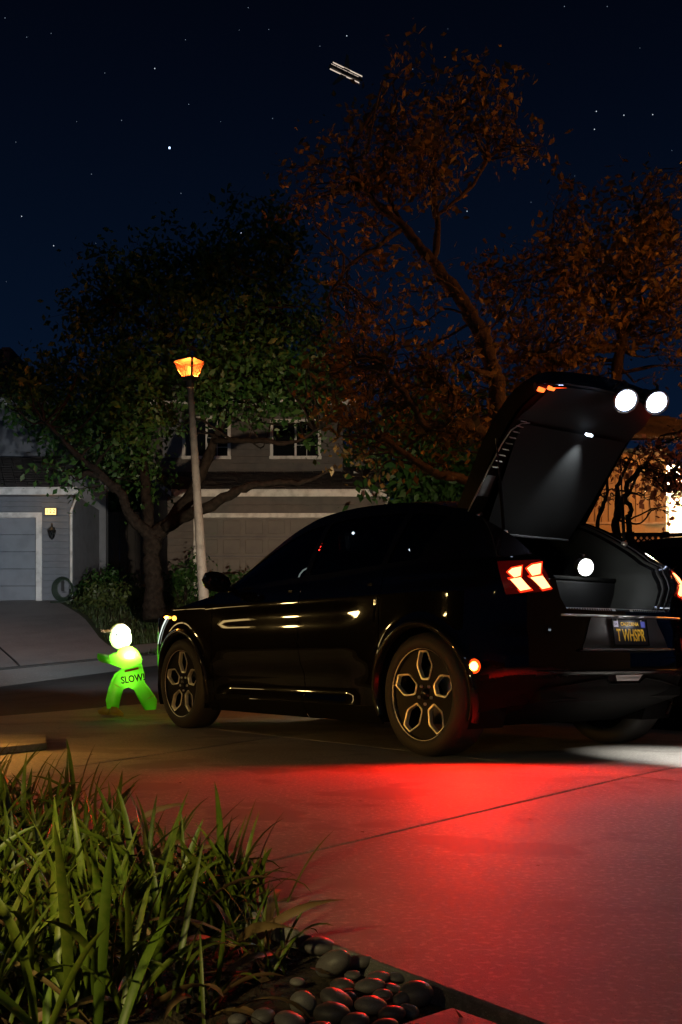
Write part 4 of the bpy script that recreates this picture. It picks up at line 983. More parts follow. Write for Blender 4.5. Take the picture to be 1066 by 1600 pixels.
def window(parent, x0, x1, z0, z1, y, frame, mull=(2, 4), name='window'):
    w = empty(name, (0, 0, 0), 0, parent); t = .09
    b = MB(); b.b2(x0 - t, x1 + t, y - .05, y + .02, z1, z1 + t); b.b2(x0 - t, x0, y - .05, y + .02, z0, z1); b.b2(x1, x1 + t, y - .05, y + .02, z0, z1); b.build('frame', frame, w)
    b = MB(); b.b2(x0 - t * 1.2, x1 + t * 1.2, y - .08, y + .02, z0 - t, z0); b.build('sill', frame, w)
    xm = (x0 + x1) / 2
    for a, q in ((x0, xm), (xm, x1)):
        b = MB(); b.b2(a, q, y + .03, y + .036, z0, z1); b.build('pane', M['clear_glass'], w)
    b = MB(); b.b2(xm - .03, xm + .03, y - .01, y + .03, z0, z1)
    for i in range(1, mull[1]): z = z0 + (z1 - z0) * i / mull[1]; b.b2(xm + .03, x1, y + .012, y + .028, z - .008, z + .008)
    for i in range(1, mull[0] + 1): x = xm + (x1 - xm) * i / (mull[0] + 1); b.b2(x - .008, x + .008, y + .011, y + .029, z0, z1)
    b.build('glazing_bars', frame, w)
    b = MB(); b.b2(x0, x1, y + .30, y + .33, z0, z1); b.build('room_curtain', M['trim_fabric'], w); return w
def X(px, Y): return (px - 533) * Y / FPX
def Zh(py, Y): return HC - (py - YH) * Y / FPX

# -- left house
HY = 26.8
hA = thing('house', 'blue-grey house with white garage trim and a lit number plate at the left', 'house', (X(60, HY), HY, Zh(939, HY)))
ox, oz = hA.location.x, hA.location.z
def lx(px, Y=HY): return X(px, Y) - ox
def lz(py, Y=HY): return Zh(py, Y) - oz
b = MB(); b.b2(lx(-260), lx(-215), 0.03, .3, -.5, lz(772)); b.b2(lx(57), lx(113), 0.03, .3, -.5, lz(772)); b.b2(lx(-215), lx(57), .03, .3, lz(808), lz(772)); b.b2(lx(108), lx(113), .3, 4, -.5, lz(772)); b.build('garage_wall', M['siding_blue'], hA)
siding(hA, lx(66), lx(109), -.15, lz(775), 0.0, M['siding_blue'], .16); siding(hA, lx(-215), lx(66), lz(800), lz(775), 0.0, M['siding_blue'], .16)
b = MB(); b.b2(lx(108), lx(115), -.05, .25, -.3, lz(773)); b.build('corner_board', M['siding_blue'], hA)
gd = empty('garage_door', (0, 0, 0), 0, hA)
for i in range(5):
    z0 = -.05 + (lz(808) + .05) * i / 5; b = MB(); b.b2(lx(-215), lx(57), .08, .12, z0 + .004, z0 + (lz(808) + .05) / 5 - .004); b.build('door_section', M['door_blue'], gd, .006)
b = MB(); b.b2(lx(-222), lx(66), -.045, .10, lz(809), lz(801)); b.b2(lx(57), lx(66), -.045, .10, -.1, lz(809)); b.b2(lx(-222), lx(-215), -.045, .10, -.1, lz(809)); b.build('door_trim', M['white_trim'], hA)
b = MB(); b.b2(lx(-270), lx(121, HY - .4), -.42, -.38, lz(773, HY - .4), lz(761, HY - .4)); b.build('fascia', M['white_trim'], hA)
b = MB(); b.b2(lx(121.2, HY - .4), lx(124, HY - .4), -.48, -.30, lz(776, HY - .4), lz(765, HY - .4)); b.tube([(lx(122, HY - .4), -.38, lz(775, HY - .4)), (lx(118), -.1, lz(785)), (lx(112.5), -.08, lz(800)), (lx(112.5), -.08, .0)], .035, 6); b.build('downpipe', M['white_trim'], hA)
b = MB(); b.b2(lx(-270), lx(120, HY - .4), -.38, .1, lz(772.5, HY - .4), lz(771, HY - .4)); b.build('soffit', M['siding_blue'], hA)
roof_courses('garage_roof', (lx(-280), -.45, lz(761, HY - .45)), (lx(122), -.45, lz(761, HY - .45)), (lx(96, 30.5), 3.7, lz(714, 30.5)), (lx(-280, 30.5), 3.7, lz(714, 30.5)), 18, M['shingle'], hA)
b = MB(); b.b2(lx(-280, 30.6), lx(79, 30.6), 3.8, 4.1, lz(745, 30.6), lz(628, 30.6)); b.b2(lx(78, 30.6), lx(79, 30.6) + .02, 3.9, 9, lz(770, 30.6), lz(628, 30.6)); b.build('upper_wall', M['siding_blue'], hA)
b = MB(); b.b2(lx(-280, 30.2), lx(52, 30.2), 3.35, 3.45, lz(632, 30.2), lz(622, 30.2)); b.b2(lx(52, 30.2), lx(92, 30.2), 3.36, 3.42, lz(632, 30.2), lz(624, 30.2)); b.build('gutter', M['white_trim'], hA)
roof_courses('upper_roof', (lx(-280, 30.2), 3.35, lz(622, 30.2)), (lx(92, 30.2), 3.35, lz(622, 30.2)), (lx(18, 34), 7.2, lz(545, 34)), (lx(-280, 34), 7.2, lz(545, 34)), 20, M['shingle'], hA)
ch = MB(); ch.b2(lx(8, 33), lx(18, 33), 6.0, 6.5, lz(610, 33), lz(550, 33)); ch.b2(lx(6.5, 33), lx(19.5, 33), 5.96, 6.54, lz(550, 33), lz(546, 33)); ch.build('chimney', M['brick'], hA)
# entry recess right of the garage
b = MB(); b.b2(lx(112, 30), lx(168, 30), 3.0, 3.3, -.5, lz(745, 30)); b.build('entry_wall', M['siding_blue'], hA)
b = MB()
for px in (117, 127): b.b2(lx(px, 29.6), lx(px + 4, 29.6), 2.85, 2.98, -.2, lz(812, 29.6))
b.b2(lx(116, 29.6), lx(132, 29.6), 2.84, 2.99, lz(812, 29.6), lz(806, 29.6)); b.build('entry_frame', M['white_trim'], hA)
b = MB(); b.b2(lx(121, 29.6), lx(127, 29.6), 2.92, 2.96, -.2, lz(812, 29.6)); b.build('entry_door', M['door_blue'], hA)
b = MB(); b.tube([(lx(115, 28), 1.2, lz(797, 28)), (lx(121, 28), 1.2, lz(795, 28)), (lx(125, 28), 1.2, lz(790, 28)), (lx(124, 28), 1.2, lz(780, 28)), (lx(120, 28), 1.2, lz(772, 28))], .05, 8); b.tube([(lx(114, 28), 1.2, lz(800, 28)), (lx(127, 28), 1.2, lz(800, 28))], .045, 6); b.build('entry_arch', M['white_trim'], hA)
nb_ = thing('house_number', 'small lit amber house number box above the wall lantern', 'number sign', (X(81, HY), HY - .07, Zh(800, HY)))
b = MB(); b.b2(-.15, .15, -.03, .04, -.095, .095); b.build('sign_case', M['iron'], nb_, .01)
b = MB(); b.b2(-.135, .135, -.037, -.031, -.08, .08); b.build('lit_face', E_NUM, nb_)
for k, c in enumerate('1 2 2'.split()): text(c, .13, (-.085 + .085 * k, -.040, 0), nb_, M['ink'], 'number', rot=(R(90), 0, 0))
light('number_glow', 'POINT', (0, -.14, 0), 1.3, (1, .55, .18), nb_, shadow_soft_size=.08)
wl2 = thing('wall_lantern', 'unlit dark coach lantern on the blue-grey garage wall', 'wall lamp', (X(84, HY), HY - .03, Zh(834, HY)))
b = MB(); b.lathe([(.0, -.17), (.03, -.15), (.055, -.12)], 6, Matrix.Translation((0, -.13, 0))); b.lathe([(.11, .06), (.05, .13), (.015, .17), (.012, .24), (0, .25)], 6, Matrix.Translation((0, -.13, 0)))
for k in range(6): a = k * math.pi / 3; b.tube([(.055 * math.cos(a), -.13 + .055 * math.sin(a), -.12), (.10 * math.cos(a), -.13 + .10 * math.sin(a), .06)], .008, 5)
b.build('lantern_frame', M['iron'], wl2)
b = MB(); b.lathe([(.05, -.12), (.092, .06)], 6, Matrix.Translation((0, -.13, 0))); b.build('lantern_glass', M['clear_glass'], wl2)
b = MB(); b.b2(-.04, .04, -.02, .02, -.02, .16); b.tube([(0, -.01, .12), (0, -.08, .20), (0, -.13, .22)], .012, 6); b.build('bracket', M['iron'], wl2)
hr_ = thing('hose_reel', 'coiled garden hose hung by the garage corner', 'hose', (X(99, HY), HY - .16, Zh(921, HY)))
b = MB()
for k in range(7): b.tube([(.26 * (1 - .05 * k) * math.cos(a) + .015 * k, -.03 * k + .1, .30 * (1 - .04 * k) * math.sin(a)) for a in np.linspace(0, 2 * math.pi, 28)[:-1]], .018, 6, True)
b.tube([(.24, -.1, 0), (.28, -.12, -.25), (.18, -.2, -.33), (-.2, -.3, -.34)], .018, 6); b.build('hose_coil', M['hose'], hr_)
b = MB(); b.b2(-.03, .03, .08, .16, -.05, .32); b.build('hose_hook', M['iron'], hr_)

# -- middle house
MY = 28.0
hB = thing('house', 'tan two storey house with a wide white fascia over its double garage', 'house', (X(430, MY), MY, Zh(926, MY)))
ox, oz = hB.location.x, hB.location.z
UY = 31.5
b = MB(); b.b2(lx(262, MY), lx(304, MY), .03, .3, -.6, lz(775, MY)); b.b2(lx(304, MY), lx(590, MY), .03, .3, lz(808, MY), lz(775, MY)); b.b2(lx(590, MY), lx(604, MY), .03, .3, -.6, lz(775, MY))
b.add([(lx(262, MY), .05, -.8), (lx(220, 33), 5, -.8), (lx(220, 33), 5, lz(737, 33)), (lx(262, MY), .05, lz(772, MY))], [(0, 1, 2, 3)]); b.build('garage_wall', M['siding_tan'], hB)
siding(hB, lx(262, MY), lx(303, MY), -.4, lz(776, MY), 0.0, M['siding_tan'], .18); siding(hB, lx(303, MY), lx(600, MY), lz(802, MY), lz(776, MY), 0.0, M['siding_tan'], .18)
gd = empty('garage_door', (0, 0, 0), 0, hB); zt = lz(808, MY)
pm = None
for i in range(4):
    z0 = -.05 + (zt + .05) * i / 4; hh = (zt + .05) / 4
    b = MB(); b.b2(lx(309, MY), lx(590, MY), .09, .12, z0 + .004, z0 + hh - .004); b.build('door_section', M['door_tan'], gd)
    for j in range(8):
        w = (lx(590, MY) - lx(309, MY)) / 8
        if pm is None:
            bb = MB(); bb.b2(-w / 2 + .07, w / 2 - .07, -.02, .012, -hh / 2 + .07, hh / 2 - .07); pm = bb.mesh('door_panel', M['door_tan'], .015)
        link('door_panel', pm, gd, (lx(309, MY) + w * (j + .5), .085, z0 + hh / 2))
b = MB(); b.b2(lx(303, MY), lx(598, MY), -.045, .10, lz(809, MY), lz(802, MY)); b.b2(lx(303, MY), lx(309, MY), -.045, .10, -.1, lz(809, MY)); b.b2(lx(590, MY), lx(598, MY), -.045, .10, -.1, lz(809, MY)); b.build('door_trim', M['white_trim'], hB)
b = MB(); b.b2(lx(268, 27.6), lx(606, 27.6), -.44, -.40, lz(776, 27.6), lz(764.5, 27.6)); b.build('fascia', M['white_trim'], hB)
b = MB(); b.b2(lx(606, 27.6), lx(609, 27.6), -.48, -.36, lz(779, 27.6), lz(770, 27.6)); b.tube([(lx(607, 27.6), -.42, lz(779, 27.6)), (lx(603, MY), -.1, lz(790, MY)), (lx(600, MY), -.08, lz(793, MY)), (lx(600, MY), -.08, 0)], .04, 6); b.build('downpipe', M['white_trim'], hB)
b = MB(); b.prism([(lx(268, 27.6), -.44, lz(776, 27.6)), (lx(268, 27.6), -.44, lz(769, 27.6)), (lx(221, 33), 5, lz(733, 33)), (lx(221, 33), 5, lz(738, 33))], (.06, .0, 0)); b.build('rake_board', M['white_trim'], hB)
roof_courses('garage_roof', (lx(268, 27.55), -.46, lz(764.5, 27.55)), (lx(607, 27.55), -.46, lz(764.5, 27.55)), (lx(590, 33), 5, lz(730, 33)), (lx(221, 33), 5, lz(731, 33)), 18, M['shingle'], hB)
wz0, wz1 = lz(713, UY), lz(655, UY)
b = MB(); Yw = UY - MY
x_ = [lx(p, UY) for p in (222, 290, 356, 427, 497, 536)]
zA, zB = lz(745, UY), lz(640, UY)
b.b2(x_[0], x_[1], Yw + .04, Yw + .3, zA, zB); b.b2(x_[2], x_[3], Yw + .04, Yw + .3, zA, zB); b.b2(x_[4], x_[5], Yw + .04, Yw + .3, zA, zB)
b.b2(x_[1], x_[2], Yw + .04, Yw + .3, zA, wz0); b.b2(x_[1], x_[2], Yw + .04, Yw + .3, wz1, zB); b.b2(x_[3], x_[4], Yw + .04, Yw + .3, zA, wz0); b.b2(x_[3], x_[4], Yw + .04, Yw + .3, lz(660, UY), zB)
b.b2(x_[0] - .01, x_[0] + .15, Yw + .3, Yw + 5, zA - 1, zB); b.b2(lx(530, UY), lx(600, UY), Yw + 1.2, Yw + 1.5, zA - .5, lz(690, UY)); b.build('upper_wall', M['siding_tan'], hB)
siding(hB, x_[0], x_[5], zA, zB, Yw, M['siding_tan'], .19, [(x_[1] - .1, x_[2] + .1, wz0 - .1, wz1 + .1), (x_[3] - .1, x_[4] + .1, wz0 - .1, lz(660, UY) + .1)])
window(hB, x_[1], x_[2], wz0, wz1, Yw, M['white_trim'], (1, 4)); window(hB, x_[3], x_[4], wz0, lz(660, UY), Yw, M['white_trim'], (1, 3))
b = MB(); b.b2(lx(255, UY), lx(285, UY), Yw - .06, Yw - .025, lz(716, UY), lz(655, UY)); b.build('shutter', M['siding_blue'], hB)
b = MB(); b.b2(lx(228, 31), lx(560, 31), 2.55, 2.62, lz(638, 31), lz(630, 31)); b.build('gutter', M['white_trim'], hB)
b = MB(); b.b2(lx(228, 31), lx(560, 31), 2.62, 3.6, lz(637, 31), lz(636, 31)); b.build('soffit', M['siding_tan'], hB)
roof_courses('upper_roof', (lx(226, 31), 2.5, lz(629, 31)), (lx(562, 31), 2.5, lz(629, 31)), (lx(520, 36), 8, lz(560, 36)), (lx(262, 36), 8, lz(560, 36)), 22, M['shingle'], hB)
b = MB(); b.prism([(lx(553, 31), 3.1, lz(735, 31)), (lx(587, 31), 3.1, lz(752, 31)), (lx(587, 31), 3.1, lz(757, 31)), (lx(553, 31), 3.1, lz(739, 31))], (0, .06, 0)); b.build('side_rake', M['white_trim'], hB)

# unseen copy of the post lamp, added out of frame to light the brown trees
fill_lamp = lamp.copy(); COL.objects.link(fill_lamp); fill_lamp.location = (7.8, 12.6, 0); fill_lamp.rotation_quaternion = Quaternion((0, 0, 1), 0.4); fill_lamp['label'] = 'unseen amber post lamp added beyond the right edge to light the trees'
for o in list(lamp.children):
    c = o.copy(); COL.objects.link(c); c.parent = fill_lamp
    if c.type == 'LIGHT': c.data = c.data.copy(); c.data.energy = 5200; c.data.color = (1.0, .66, .24)
# -- right house, brightly lit
RY_ = 16.5
hC = thing('house', 'cream house with vertical boards, brightly lit by its porch lamp', 'house', (X(1010, RY_), RY_, .25))
ox, oz = hC.location.x, hC.location.z
b = MB(); x0, x1 = lx(780, RY_), lx(1043, RY_); b.b2(x0, x1, .04, .3, -.8, lz(700, RY_)); b.build('wall', M['siding_cream'], hC)
bw = .105; n = int((x1 - x0) / bw); bd_ = MB().b2(-bw / 2 + .006, bw / 2 - .006, -.012, .03, 0, lz(703, RY_) - lz(816, RY_)).mesh('wall_board', M['siding_cream'], .004)
for i in range(n): link('wall_board', bd_, hC, (x0 + bw * (i + .5), .0, lz(816, RY_)))
b = MB(); b.b2(x0, x1 + .02, -.05, .03, lz(816, RY_) - .03, lz(816, RY_)); b.build('ledge', M['white_trim'], hC)
b = MB(); b.b2(x0, lx(1007, RY_), -.03, .03, -.6, lz(817, RY_) - .03); b.build('base_wall', M['siding_cream'], hC)
b = MB(); b.b2(x1, lx(1120, RY_ + 1.6), 1.5, 1.7, -.8, lz(700, RY_)); b.b2(x1 - .08, x1, .3, 1.6, -.6, lz(700, RY_)); b.build('porch_wall', M['white_trim'], hC)
b = MB(); b.b2(lx(1000, RY_ - 1), lx(1140, RY_ - 1), -1.4, 1.4, -.9, lz(838, RY_ - 1)); b.build('porch_floor', M['white_trim'], hC)
b = MB(); dx0 = lx(1052, RY_ + 1.5); b.b2(dx0, dx0 + .95, 1.44, 1.5, lz(838, RY_), lz(762, RY_)); b.build('porch_door', M['siding_cream'], hC)
b = MB(); b.b2(dx0 - .09, dx0, 1.41, 1.5, lz(838, RY_), lz(762, RY_) + .09); b.b2(dx0, dx0 + 1.04, 1.41, 1.5, lz(762, RY_), lz(762, RY_) + .09); b.build('door_frame', M['white_trim'], hC)
roof_courses('roof', (x0 - 1, -.45, lz(694, RY_)), (lx(1150, RY_), -.45, lz(694, RY_)), (lx(1130, RY_), 3, lz(694, RY_) + 1.1), (x0, 3, lz(694, RY_) + 1.1), 12, M['shingle'], hC)
pl_ = thing('porch_lamp', 'porch lantern on the cream house, just outside the right edge', 'wall lamp', (X(1108, RY_), RY_ + 1.15, Zh(770, RY_)))
b = MB(); b.lathe([(0, -.14), (.06, -.12), (.085, .08), (.03, .15), (0, .18)], 8); b.build('lantern_glass', E_WARM, pl_)
b = MB(); b.lathe([(.10, .08), (.04, .17), (0, .21)], 8); b.tube([(0, 0, .17), (0, .2, .22), (0, .34, .1)], .015, 6); b.build('lantern_frame', M['iron'], pl_)
light('porch_light', 'POINT', (0, -.35, .05), 2600, (1.0, .78, .44), pl_, shadow_soft_size=.1)
# lattice fence before it
FYL = 11.5
fen = thing('lattice_fence', 'dark diagonal lattice fence below the lit cream house', 'fence', (X(1000, FYL), FYL, 0))
ox, oz = fen.location.x, 0
zt_, zb_ = Zh(834, FYL), Zh(834, FYL) - .75
for x in (lx(930, FYL), lx(985, FYL), lx(1040, FYL), lx(1095, FYL)):
    b = MB(); b.b2(x - .035, x + .035, -.035, .035, -.15, zt_ + .02); b.build('post', M['bark_dark'], fen)
b = MB(); b.b2(lx(925, FYL), lx(1100, FYL), -.02, .02, zt_ - .03, zt_ + .01); b.build('top_rail', M['bark_dark'], fen)
b = MB(); b.b2(lx(925, FYL), lx(1100, FYL), -.015, .015, -.1, zb_); b.build('fence_board', M['bark_dark'], fen)
xa, xb = lx(930, FYL), lx(1095, FYL); stp = .062; hgt = zt_ - .03 - zb_
ml = {}
for sgn in (1, -1):
    L_ = hgt * 1.414; ml[sgn] = MB().box((0, 0, 0), (.018, .008, L_), M=Matrix.Rotation(R(45 * sgn), 3, 'Y')).mesh('lattice_slat', M['bark_dark'])
    x = xa
    while x < xb: link('lattice_slat', ml[sgn], fen, (x, .006 * sgn, zb_ + hgt / 2)); x += stp

# ------------------------------------------------------------------ trees and shrubs
def leaf_cloud(name, centres, radii, counts, size, m, parent, kind='stuff', droop=.3, jit=.35, aspect=.5):
    """many small folded leaves spread through ellipsoids, gathered in tufts"""
    Vs, Fs = [], []; base = 0
    for c, r_, n in zip(centres, radii, counts):
        nt = max(1, n // 9); d = RNG.normal(size=(nt, 3)); d /= np.linalg.norm(d, axis=1)[:, None]
        tc_ = np.array(c) + d * (RNG.random((nt, 1)) ** .45) * np.array(r_)
        k = RNG.integers(0, nt, n); P = tc_[k] + RNG.normal(size=(n, 3)) * size * 1.35
        ax = RNG.normal(size=(n, 3)); ax[:, 2] -= droop; ax /= np.linalg.norm(ax, axis=1)[:, None]
        up = RNG.normal(size=(n, 3)); sd = np.cross(ax, up); sd /= np.linalg.norm(sd, axis=1)[:, None]; nn = np.cross(sd, ax)
        L = size * (1 + jit * RNG.normal(size=(n, 1))).clip(.45, 1.8); Wd = L * aspect * .5
        mid = P + ax * L * .45 - nn * L * .06
        V = np.stack([P, mid + sd * Wd + nn * L * .10, P + ax * L, mid - sd * Wd + nn * L * .10], 1)
        i = base + np.arange(n)[:, None] * 4
        Fs.append(np.concatenate([i + np.array([0, 1, 2]), i + np.array([0, 2, 3])], 1).reshape(-1, 3)); Vs.append(V.reshape(-1, 3)); base += n * 4
    o = link(name, np_mesh(name, np.concatenate(Vs), np.concatenate(Fs), m), parent); o['kind'] = kind; return o
def wob(pts, amp, n=5):
    """smooth, slightly crooked limb through the given points"""
    P = cr_spline([tuple(p) for p in pts], n); k = len(P); off = np.cumsum(RNG.normal(size=(k, 3)), 0) * amp * .3; off -= np.linspace(0, 1, k)[:, None] * off[-1]
    return [Vector(p) for p in P + off]
def tree(name, label, base, limbs, clusters, size, m, bark, density, group=None, cat='tree', twigs=3, aspect=.5, droop=.3):
    """limbs: lists of (point, radius) in world space; clusters: (centre, radii). twigs run from the nearest limb into each cluster"""
    t = thing(name, label, cat, base, 0, group); B = Vector(base); skel = []
    for li, L in enumerate(limbs):
        pts = [Vector(p) for p, r_ in L]; rs = [r_ for p, r_ in L]; W_ = wob([p - B for p in pts], .06 if li else .05, 6); rr = np.interp(np.linspace(0, len(rs) - 1, len(W_)), range(len(rs)), rs)
        rr = rr * (1 + .09 * RNG.normal(size=len(rr))).clip(.8, 1.25)
        b = MB(); b.tube(W_, list(rr), 9); b.build('trunk' if li == 0 else 'limb', bark, t)
        skel += [(p, r_) for p, r_ in zip(W_, rr)]
    SP = np.array([tuple(p) for p, _ in skel]); tw = MB(); cs, rs_, ns = [], [], []
    for c, r_ in clusters:
        c = Vector(c) - B; d = np.linalg.norm(SP - np.array(c), axis=1); s0 = Vector(SP[int((d + .35 * np.maximum(0, SP[:, 2] - c.z)).argmin())])
        pts = [s0, s0.lerp(c, .35) + Vector(RNG.normal(size=3)) * .18 * min(1, (c - s0).length / 2), s0.lerp(c, .7) + Vector(RNG.normal(size=3)) * .15 * min(1, (c - s0).length / 2), c]
        ln_ = (c - s0).length; W_ = wob(pts, .03, 5); r0 = min(.007 + .010 * ln_, .035); tw.tube(W_, list(np.linspace(r0, .005, len(W_))), 6)
        for k in range(twigs):
            a = W_[int(RNG.integers(len(W_) // 2, len(W_)))]; e = c + Vector((RNG.normal() * r_[0] * .6, RNG.normal() * r_[1] * .6, RNG.normal() * r_[2] * .6))
            tw.tube(wob([a, a.lerp(e, .5) + Vector(RNG.normal(size=3)) * .06, e], .02, 3), list(np.linspace(.006, .002, 7)), 4)
        cs.append(tuple(c)); rs_.append(r_); ns.append(max(12, int(density * (r_[0] * r_[2]) * (.6 + .8 * RNG.random()))))
    o = tw.build('branches', bark, t, fix=False); o['kind'] = 'stuff'
    leaf_cloud('crown', cs, rs_, ns, size, m, t, droop=droop, aspect=aspect)
    return t
def blobs(ells, Y, dY, n_per, rpx):
    """spread small tufts through larger ellipses given in the picture at distance Y"""
    out = []
    for px, py, rx, ry, n in ells:
        for _ in range(n):
            a = RNG.random() * 2 * math.pi; q = RNG.random() ** .55; y = Y + RNG.normal() * dY
            c = at(px + rx * q * math.cos(a), py + ry * q * math.sin(a), Y); c = Vector((c.x, y, c.z)); k = rpx * Y / FPX * (.6 + .8 * RNG.random()); out.append((c, (k, k * 1.1, k * .75)))
    return out
# dark green tree left of centre
TY = 22.5
def a_(px, py, d=0): return at(px, py, TY + d)
tree('broad_tree', 'broad dark green tree whose trunk forks low beside the street lamp', at(243, 962, TY),
     [[(a_(243, 968), .26), (a_(240, 930), .21), (a_(238, 880), .19), (a_(240, 838), .20)],
      [(a_(240, 840), .15), (a_(205, 800, -.4), .12), (a_(185, 765, -.7), .10), (a_(150, 735, -1), .08), (a_(110, 700, -1.3), .05), (a_(70, 660, -1.5), .03)],
      [(a_(185, 765, -.7), .08), (a_(140, 745, -1), .06), (a_(118, 748, -1.2), .045)],
      [(a_(240, 840), .17), (a_(282, 795, .2), .14), (a_(310, 740, .3), .12), (a_(335, 680, .2), .09), (a_(350, 600, 0), .07), (a_(345, 500, 0), .05), (a_(330, 430, 0), .02)],
      [(a_(255, 825), .13), (a_(310, 795, -.6), .11), (a_(370, 768, -1), .09), (a_(415, 757, -1.3), .07), (a_(470, 750, -1.6), .05), (a_(520, 735, -1.8), .03)],
      [(a_(335, 690, .2), .07), (a_(390, 690, -.5), .06), (a_(450, 695, -1), .04), (a_(500, 670, -1.2), .02)],
      [(a_(345, 560), .06), (a_(250, 520, -.4), .05), (a_(170, 470, -.6), .03)], [(a_(348, 540), .06), (a_(420, 470, -.2), .05), (a_(460, 400, -.3), .02)],
      [(a_(238, 840), .12), (a_(225, 740, .4), .10), (a_(215, 640, .5), .08), (a_(190, 560, .5), .05)]],
     blobs([(300, 420, 95, 45, 26), (410, 400, 70, 50, 26), (240, 480, 110, 60, 34), (380, 490, 115, 70, 44), (170, 570, 110, 60, 34), (300, 570, 120, 70, 40), (430, 580, 90, 80, 38), (110, 640, 95, 45, 26), (200, 655, 95, 42, 22),
            (70, 620, 50, 50, 12), (360, 618, 95, 24, 9), (480, 640, 50, 28, 8), (150, 700, 60, 30, 9), (120, 735, 26, 22, 5), (215, 750, 20, 30, 3), (505, 540, 40, 60, 10), (160, 440, 25, 22, 5)], TY, .95, 1, 34),
     .135, M['leaf_dark'], M['bark_dark'], 430, twigs=3)
# tall leaning brown tree
TY = 15.0
tree('tall_tree', 'tall leaning tree with sparse brown leaves rising behind the raised tailgate', at(800, 1000, TY),
     [[(a_(800, 1010), .19), (a_(790, 800), .17), (a_(782, 660), .135), (a_(772, 590), .125), (a_(755, 535), .115), (a_(725, 480), .10), (a_(690, 435), .085), (a_(660, 395), .070), (a_(625, 350), .055), (a_(590, 312), .045), (a_(565, 280), .03), (a_(545, 240), .012)],
      [(a_(680, 420), .05), (a_(676, 360, .1), .045), (a_(672, 290, .2), .035), (a_(680, 210, .3), .024), (a_(730, 150, .3), .012)],
      [(a_(625, 360), .035), (a_(590, 380, -.3), .03), (a_(555, 410, -.4), .022), (a_(520, 450, -.5), .012)],
      [(a_(785, 690), .10), (a_(740, 668, -.3), .085), (a_(690, 668, -.5), .07), (a_(660, 655, -.6), .055), (a_(630, 610, -.7), .04), (a_(600, 570, -.8), .02)],
      [(a_(735, 750, -.2), .07), (a_(690, 742, -.4), .06), (a_(650, 720, -.6), .05), (a_(600, 690, -.8), .04), (a_(560, 680, -1), .02)],
      [(a_(770, 590), .05), (a_(745, 580, -.3), .035), (a_(715, 560, -.5), .02)],
      [(a_(676, 340), .03), (a_(740, 290, .3), .025), (a_(790, 230, .5), .02), (a_(840, 235, .6), .01)],
      [(a_(640, 370), .03), (a_(600, 280, .3), .025), (a_(620, 180, .4), .018), (a_(620, 115, .4), .008)],
      [(a_(700, 668, -.5), .04), (a_(715, 620, -.4), .03), (a_(690, 590, -.4), .015)]],
     blobs([(620, 165, 30, 28, 7), (560, 165, 20, 8, 2), (755, 165, 52, 28, 14), (700, 190, 85, 45, 24), (620, 210, 55, 40, 12), (790, 205, 55, 40, 10), (540, 265, 80, 35, 18), (640, 265, 90, 45, 24), (830, 235, 28, 14, 4), (470, 300, 40, 35, 9), (560, 320, 55, 30, 9),
            (690, 290, 50, 40, 8), (530, 400, 45, 35, 7), (600, 420, 50, 40, 5), (570, 500, 70, 35, 16), (620, 560, 90, 40, 22), (560, 590, 80, 45, 20), (690, 600, 70, 45, 20), (600, 650, 85, 35, 20), (530, 640, 40, 50, 10), (720, 640, 55, 45, 14), (650, 700, 70, 30, 12), (745, 560, 30, 50, 8), (650, 460, 50, 30, 4), (715, 700, 40, 30, 6), (540, 690, 40, 20, 5)], TY, .55, 1, 26),
     .105, M['leaf_brown'], M['bark'], 400, twigs=3, group='brown leaved trees')
# brown tree at the right
TY = 17.5
tree('spreading_tree', 'brown leaved spreading tree at the right edge behind the white lamps', at(964, 1000, TY),
     [[(a_(968, 1010), .15), (a_(966, 800), .12), (a_(964, 640), .10), (a_(962, 560), .09), (a_(966, 510), .085), (a_(985, 450), .06), (a_(1000, 380), .04), (a_(990, 300), .012)],
      [(a_(962, 545), .08), (a_(925, 548, -.3), .075), (a_(895, 565, -.5), .065), (a_(860, 560, -.7), .05), (a_(820, 540, -.8), .03), (a_(780, 500, -.9), .012)],
      [(a_(966, 515), .06), (a_(920, 470, .2), .05), (a_(880, 420, .3), .03), (a_(860, 380, .4), .01)],
      [(a_(964, 540), .06), (a_(1020, 480, .2), .05), (a_(1080, 430, .3), .03)], [(a_(900, 560, -.4), .05), (a_(935, 520, -.2), .04), (a_(950, 470, -.2), .02)]],
     blobs([(960, 355, 80, 36, 20), (1030, 352, 48, 40, 13), (900, 410, 100, 45, 26), (1010, 410, 80, 55, 28), (830, 470, 80, 45, 20), (930, 480, 100, 50, 28), (1040, 490, 55, 60, 20), (840, 540, 80, 45, 22), (930, 550, 70, 35, 12), (780, 420, 28, 22, 4), (800, 570, 50, 40, 10), (1060, 560, 35, 35, 6), (895, 310, 26, 22, 4), (880, 590, 50, 22, 6), (1120, 440, 50, 100, 16)], TY, .75, 1, 27),
     .115, M['leaf_brown'], M['bark'], 430, twigs=3, group='brown leaved trees')
